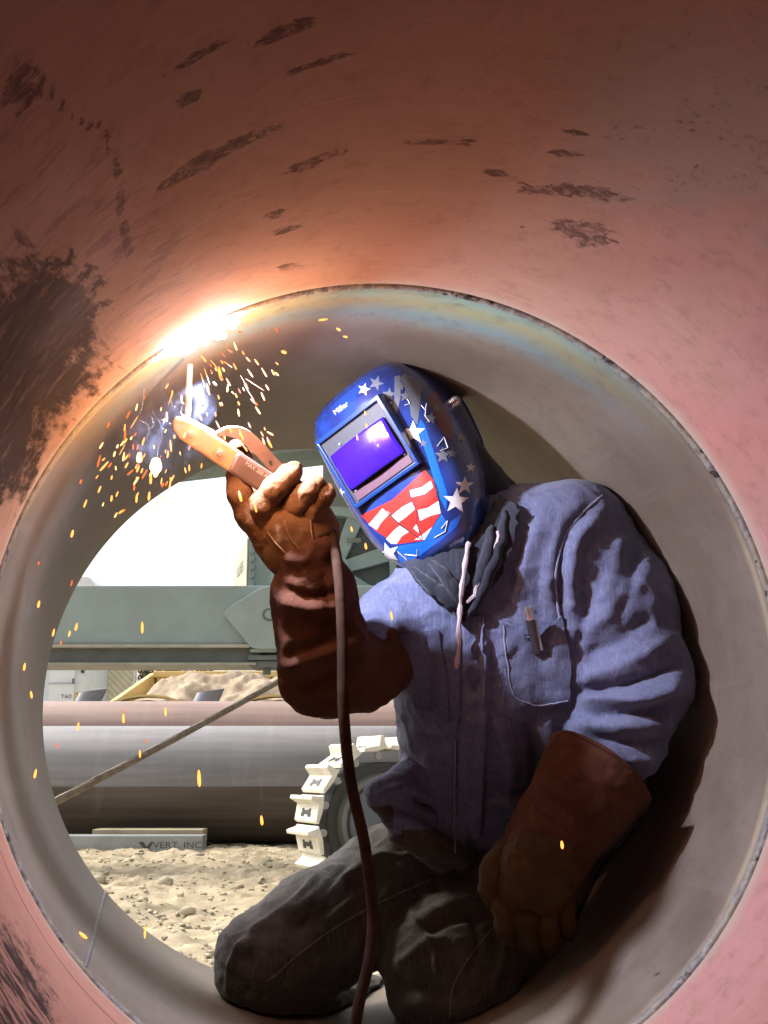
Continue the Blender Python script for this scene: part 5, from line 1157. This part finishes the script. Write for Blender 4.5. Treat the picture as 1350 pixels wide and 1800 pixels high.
nc = NT('rubber_cable'); kc = nc.coord(); nc.set(nc.mix(nc.ramp(nc.noise(kc, 30, 5, 0.6), 0.35, 0.65), (0.022, 0.012, 0.008), (0.036, 0.02, 0.013)), 0.95, 0, 0.05); nc.bump(nc.noise(kc, 120, 4, 0.6), 0.3, 0.002)
MB().tube(cab, 0.0085, 12).build('cable', nc.m, hold, True)

# ------------------------------------------------------------------ sparks, slag drop and fume wisps
Msp = glow('spark_hot', (1.0, 0.33, 0.06), 1.3); Msp2 = glow('spark_orange', (1.0, 0.16, 0.02), 0.8); Msp3 = glow('spark_white', (1.0, 0.52, 0.16), 1.8)
sv = []; sf = []
rings = [(-1, 0.25), (-0.8, 0.75), (-0.3, 1.0), (0.3, 0.9), (0.8, 0.6), (1, 0.15)]
for z, r in rings:
    for k in range(6): sv.append((r * math.cos(k * PI / 3), r * math.sin(k * PI / 3), z))
for i in range(5):
    for k in range(6): sf.append((i * 6 + k, i * 6 + (k + 1) % 6, (i + 1) * 6 + (k + 1) % 6, (i + 1) * 6 + k))
sf += [tuple(range(6))[::-1], tuple(range(30, 36))]
SM = []
for mt in (Msp, Msp2, Msp3):
    me = bpy.data.meshes.new('spark'); me.from_pydata(sv, [], sf); me.update(); me.polygons.foreach_set('use_smooth', [True] * len(me.polygons)); me.materials.append(mt); SM.append(me)
def spark(px, py, d, lpx, wpx, lean, kind, label, group):
    o = bpy.data.objects.new('spark', SM[kind]); COL.objects.link(o); p = P(px, py, d); o.location = p
    a = math.radians(lean); dirv = camvec(math.sin(a), -math.cos(a), rnd.uniform(-0.3, 0.3))
    o.rotation_mode = 'QUATERNION'; o.rotation_quaternion = Vector(dirv).to_track_quat('Z', 'Y')
    s = d / FPX; o.scale = (wpx * s / 2, wpx * s / 2, lpx * s / 2); props(o, label, 'spark', group)
LA, GA = 'short glowing orange spark in the shower below the arc', 'sparks in the shower below the arc'
LB, GB_ = 'lone falling orange spark drifting away from the arc', 'lone sparks drifting away from the arc'
d0 = proj([ARC])[0][2]
clusters = [(265, 770, 55, 55, 58, 12), (400, 670, 42, 40, 42, -25), (240, 830, 60, 45, 34, 18), (420, 730, 40, 45, 20, -10), (330, 790, 60, 50, 18, 0), (420, 585, 14, 10, 8, -80)]
for cx, cy, sx, sy, nn, lean in clusters:
    for _ in range(nn):
        x = rnd.gauss(cx, sx); y = rnd.gauss(cy, sy)
        if y < 700 - (x - 230) * 0.62 or x < 90 or x > 520 or y > 960: continue
        big = rnd.random(); spark(x, y, d0 + rnd.uniform(-0.04, 0.16), 7 + 20 * big * rnd.random(), 2.2 + 1.8 * big, lean + rnd.gauss(0, 12) + (x - 330) * -0.08, rnd.choice([0, 0, 1, 2]), LA, GA)
for x, y, l, lean, w in [(127, 938, 12, 10, 5), (68, 990, 6, 10, 3), (126, 1025, 10, 5, 3), (68, 1062, 12, 15, 5), (94, 1112, 12, 12, 4), (134, 1102, 12, 12, 5), (122, 1114, 10, 15, 4), (250, 1103, 18, 0, 5), (43, 1172, 12, 8, 5), (55, 1221, 12, -5, 5), (62, 1360, 14, 8, 5), (137, 1277, 13, 8, 4), (217, 1263, 14, -4, 5), (291, 1251, 14, 0, 4),
                     (246, 1325, 12, 0, 4), (100, 1311, 10, 10, 3), (258, 1303, 7, -20, 3), (350, 1368, 28, 0, 7), (460, 1442, 16, -4, 6), (255, 1638, 20, 2, 4), (146, 1644, 16, -50, 6), (157, 1752, 16, -35, 7), (688, 1082, 14, -12, 5), (988, 1485, 14, -8, 6), (607, 592, 8, -75, 4), (595, 579, 8, -60, 5), (568, 562, 14, 82, 4), (499, 619, 9, -70, 6), (644, 748, 8, -10, 4), (628, 769, 9, -8, 4), (642, 726, 7, -8, 4),
                     (618, 930, 8, -15, 4), (643, 960, 10, -10, 5), (518, 815, 12, 85, 5), (475, 762, 12, -60, 4), (474, 780, 15, -30, 4), (422, 872, 18, -15, 6), (461, 876, 8, -55, 3), (449, 893, 14, -15, 4), (453, 835, 9, 0, 4), (216, 1250, 6, -20, 3), (107, 1130, 7, 10, 3), (196, 876, 10, 10, 4), (87, 868, 12, 50, 4), (150, 885, 14, 25, 4), (175, 860, 12, 25, 4), (262, 872, 14, 5, 5), (240, 876, 14, 5, 4), (265, 842, 16, 3, 5)]:
    spark(x, y, d0 + (rnd.uniform(-0.02, 0.12) if y < 1250 else rnd.uniform(-0.12, 0.04)), l * 1.15, w * 0.95, lean, 0 if w > 3 else 1, LB, GB_)
for x, y, l, lean in [(438, 690, 34, -32), (430, 672, 28, -30), (364, 662, 32, -18), (356, 668, 26, -14), (400, 640, 22, -55), (448, 676, 40, -57), (300, 700, 24, 20), (236, 742, 26, 30), (215, 790, 24, 32), (376, 640, 20, -40)]:
    spark(x, y, d0 + rnd.uniform(-0.02, 0.06), l, 1.6, lean, 0, 'long thin spark streaking out from under the arc', 'long thin sparks under the arc')
# glowing slag drop
sg = P(274, 817, d0 - 0.09); S = SDF(sg - 0.03, sg + 0.03, 0.0015)
S.cone(sg - BZ * 0.003, sg + BZ * 0.004, 0.0085, 0.0065, 0.004); S.cone(sg, sg - BZ * 0.016, 0.004, 0.0025, 0.006); Vs, Fs = S.mesh()
props(mesh_obj('slag_drop', Vs, Fs, glow('molten_slag', (1.0, 0.48, 0.10), 9, True), None, True, None, sg), 'glowing molten slag drop falling left of the holder', 'slag')
sl_ = bpy.data.lights.new('slag_glow', 'POINT'); so3 = bpy.data.objects.new('slag_glow', sl_); COL.objects.link(so3); sl_.energy = SLAG_WATTS; sl_.color = (1.0, 0.48, 0.16); sl_.shadow_soft_size = 0.012
so3.parent = bpy.data.objects['slag_drop']; so3.location = -CF * 0.02
sg2 = P(245, 804, d0 + 0.02); S = SDF(sg2 - 0.02, sg2 + 0.02, 0.0015); S.cone(sg2 - BZ * 0.004, sg2 + BZ * 0.005, 0.0045, 0.0035, 0.004); Vs, Fs = S.mesh()
props(mesh_obj('slag_drop', Vs, Fs, glow('molten_slag_small', (1.0, 0.46, 0.12), 4, True), None, True, None, sg2), 'small glowing slag drop beside the big one', 'slag')

def wisp_mat(name, dens, col):
    n = NT(name); t = n.n('ShaderNodeBsdfTransparent'); tr = n.n('ShaderNodeBsdfTranslucent'); tr.inputs[0].default_value = (*col, 1); mx = n.n('ShaderNodeMixShader')
    f = n.ramp(n.noise(n.coord(), 60, 3, 0.6), 0.35, 0.65, dens * 0.3, dens); n.L(f, mx.inputs[0]); n.L(t.outputs[0], mx.inputs[1]); n.L(tr.outputs[0], mx.inputs[2]); n.L(mx.outputs[0], n.out.inputs['Surface']); return n.m
Mw = wisp_mat('fume_thread', 0.3, (0.85, 0.88, 0.95))
rw = random.Random(11)
for i, pl in enumerate([[(254, 680), (250, 715), (243, 735), (258, 745), (262, 760), (252, 780), (248, 800)], [(262, 690), (268, 720), (282, 745), (285, 765), (278, 790), (276, 812)], [(300, 700), (305, 715), (322, 708), (318, 725), (330, 735)], [(250, 735), (262, 728), (270, 748), (256, 756)], [(268, 742), (286, 738), (300, 745)], [(285, 752), (300, 760), (318, 748)]]):
    L_ = catmull([P(x, y, d0 + rw.uniform(-0.01, 0.03)) for x, y in pl], 8)
    o = MB().tube(L_, [0.0005 + 0.0004 * rw.random() for _ in L_], 6).build('fume_wisp', Mw, None, True, org=L_[0])
    props(o, ['curling pale fume thread above the small slag drop', 'wavy pale fume thread above the big slag drop', 'short looping fume thread beside the rod', 'looped fume thread left of the shower', 'straight short fume thread in the shower', 'bent fume thread between drop and holder'][i], 'fume', 'fume threads under the arc')

def fume_mat():
    n = NT('welding_fume'); n.t.nodes.remove(n.b); v = n.n('ShaderNodeVolumePrincipled'); c = n.coord()
    a = n.noise(n.mapping(c, (1, 1, 0.7)), 26, 5, 0.65, 1.5); b = n.noise(c, 9, 2, 0.5)
    at = n.n('ShaderNodeVectorMath', operation='LENGTH'); n.L(n.mapping(c, (10, 10, 7.5)), at.inputs[0])
    d = n.math('MULTIPLY', n.math('MULTIPLY', n.ramp(a, 0.50, 0.70), n.ramp(b, 0.35, 0.6)), n.ramp(at.outputs['Value'], 1.0, 0.2))
    n.L(n.math('MULTIPLY', d, 8.0), v.inputs['Density']); v.inputs['Color'].default_value = (0.62, 0.70, 1.0, 1); v.inputs['Anisotropy'].default_value = 0.1
    n.L(v.outputs[0], n.out.inputs['Volume']); return n.m
fo = P(285, 730, d0 + 0.04); S = SDF(fo - 0.16, fo + 0.16, 0.012); S.cone(fo - BZ * 0.05, fo + BZ * 0.05, 0.085, 0.085, 0.02); Vs, Fs = S.mesh()
props(mesh_obj('welding_fume', Vs, Fs, fume_mat(), None, True, None, fo), 'blue violet welding fume drifting under the arc', 'fume', kind='stuff')
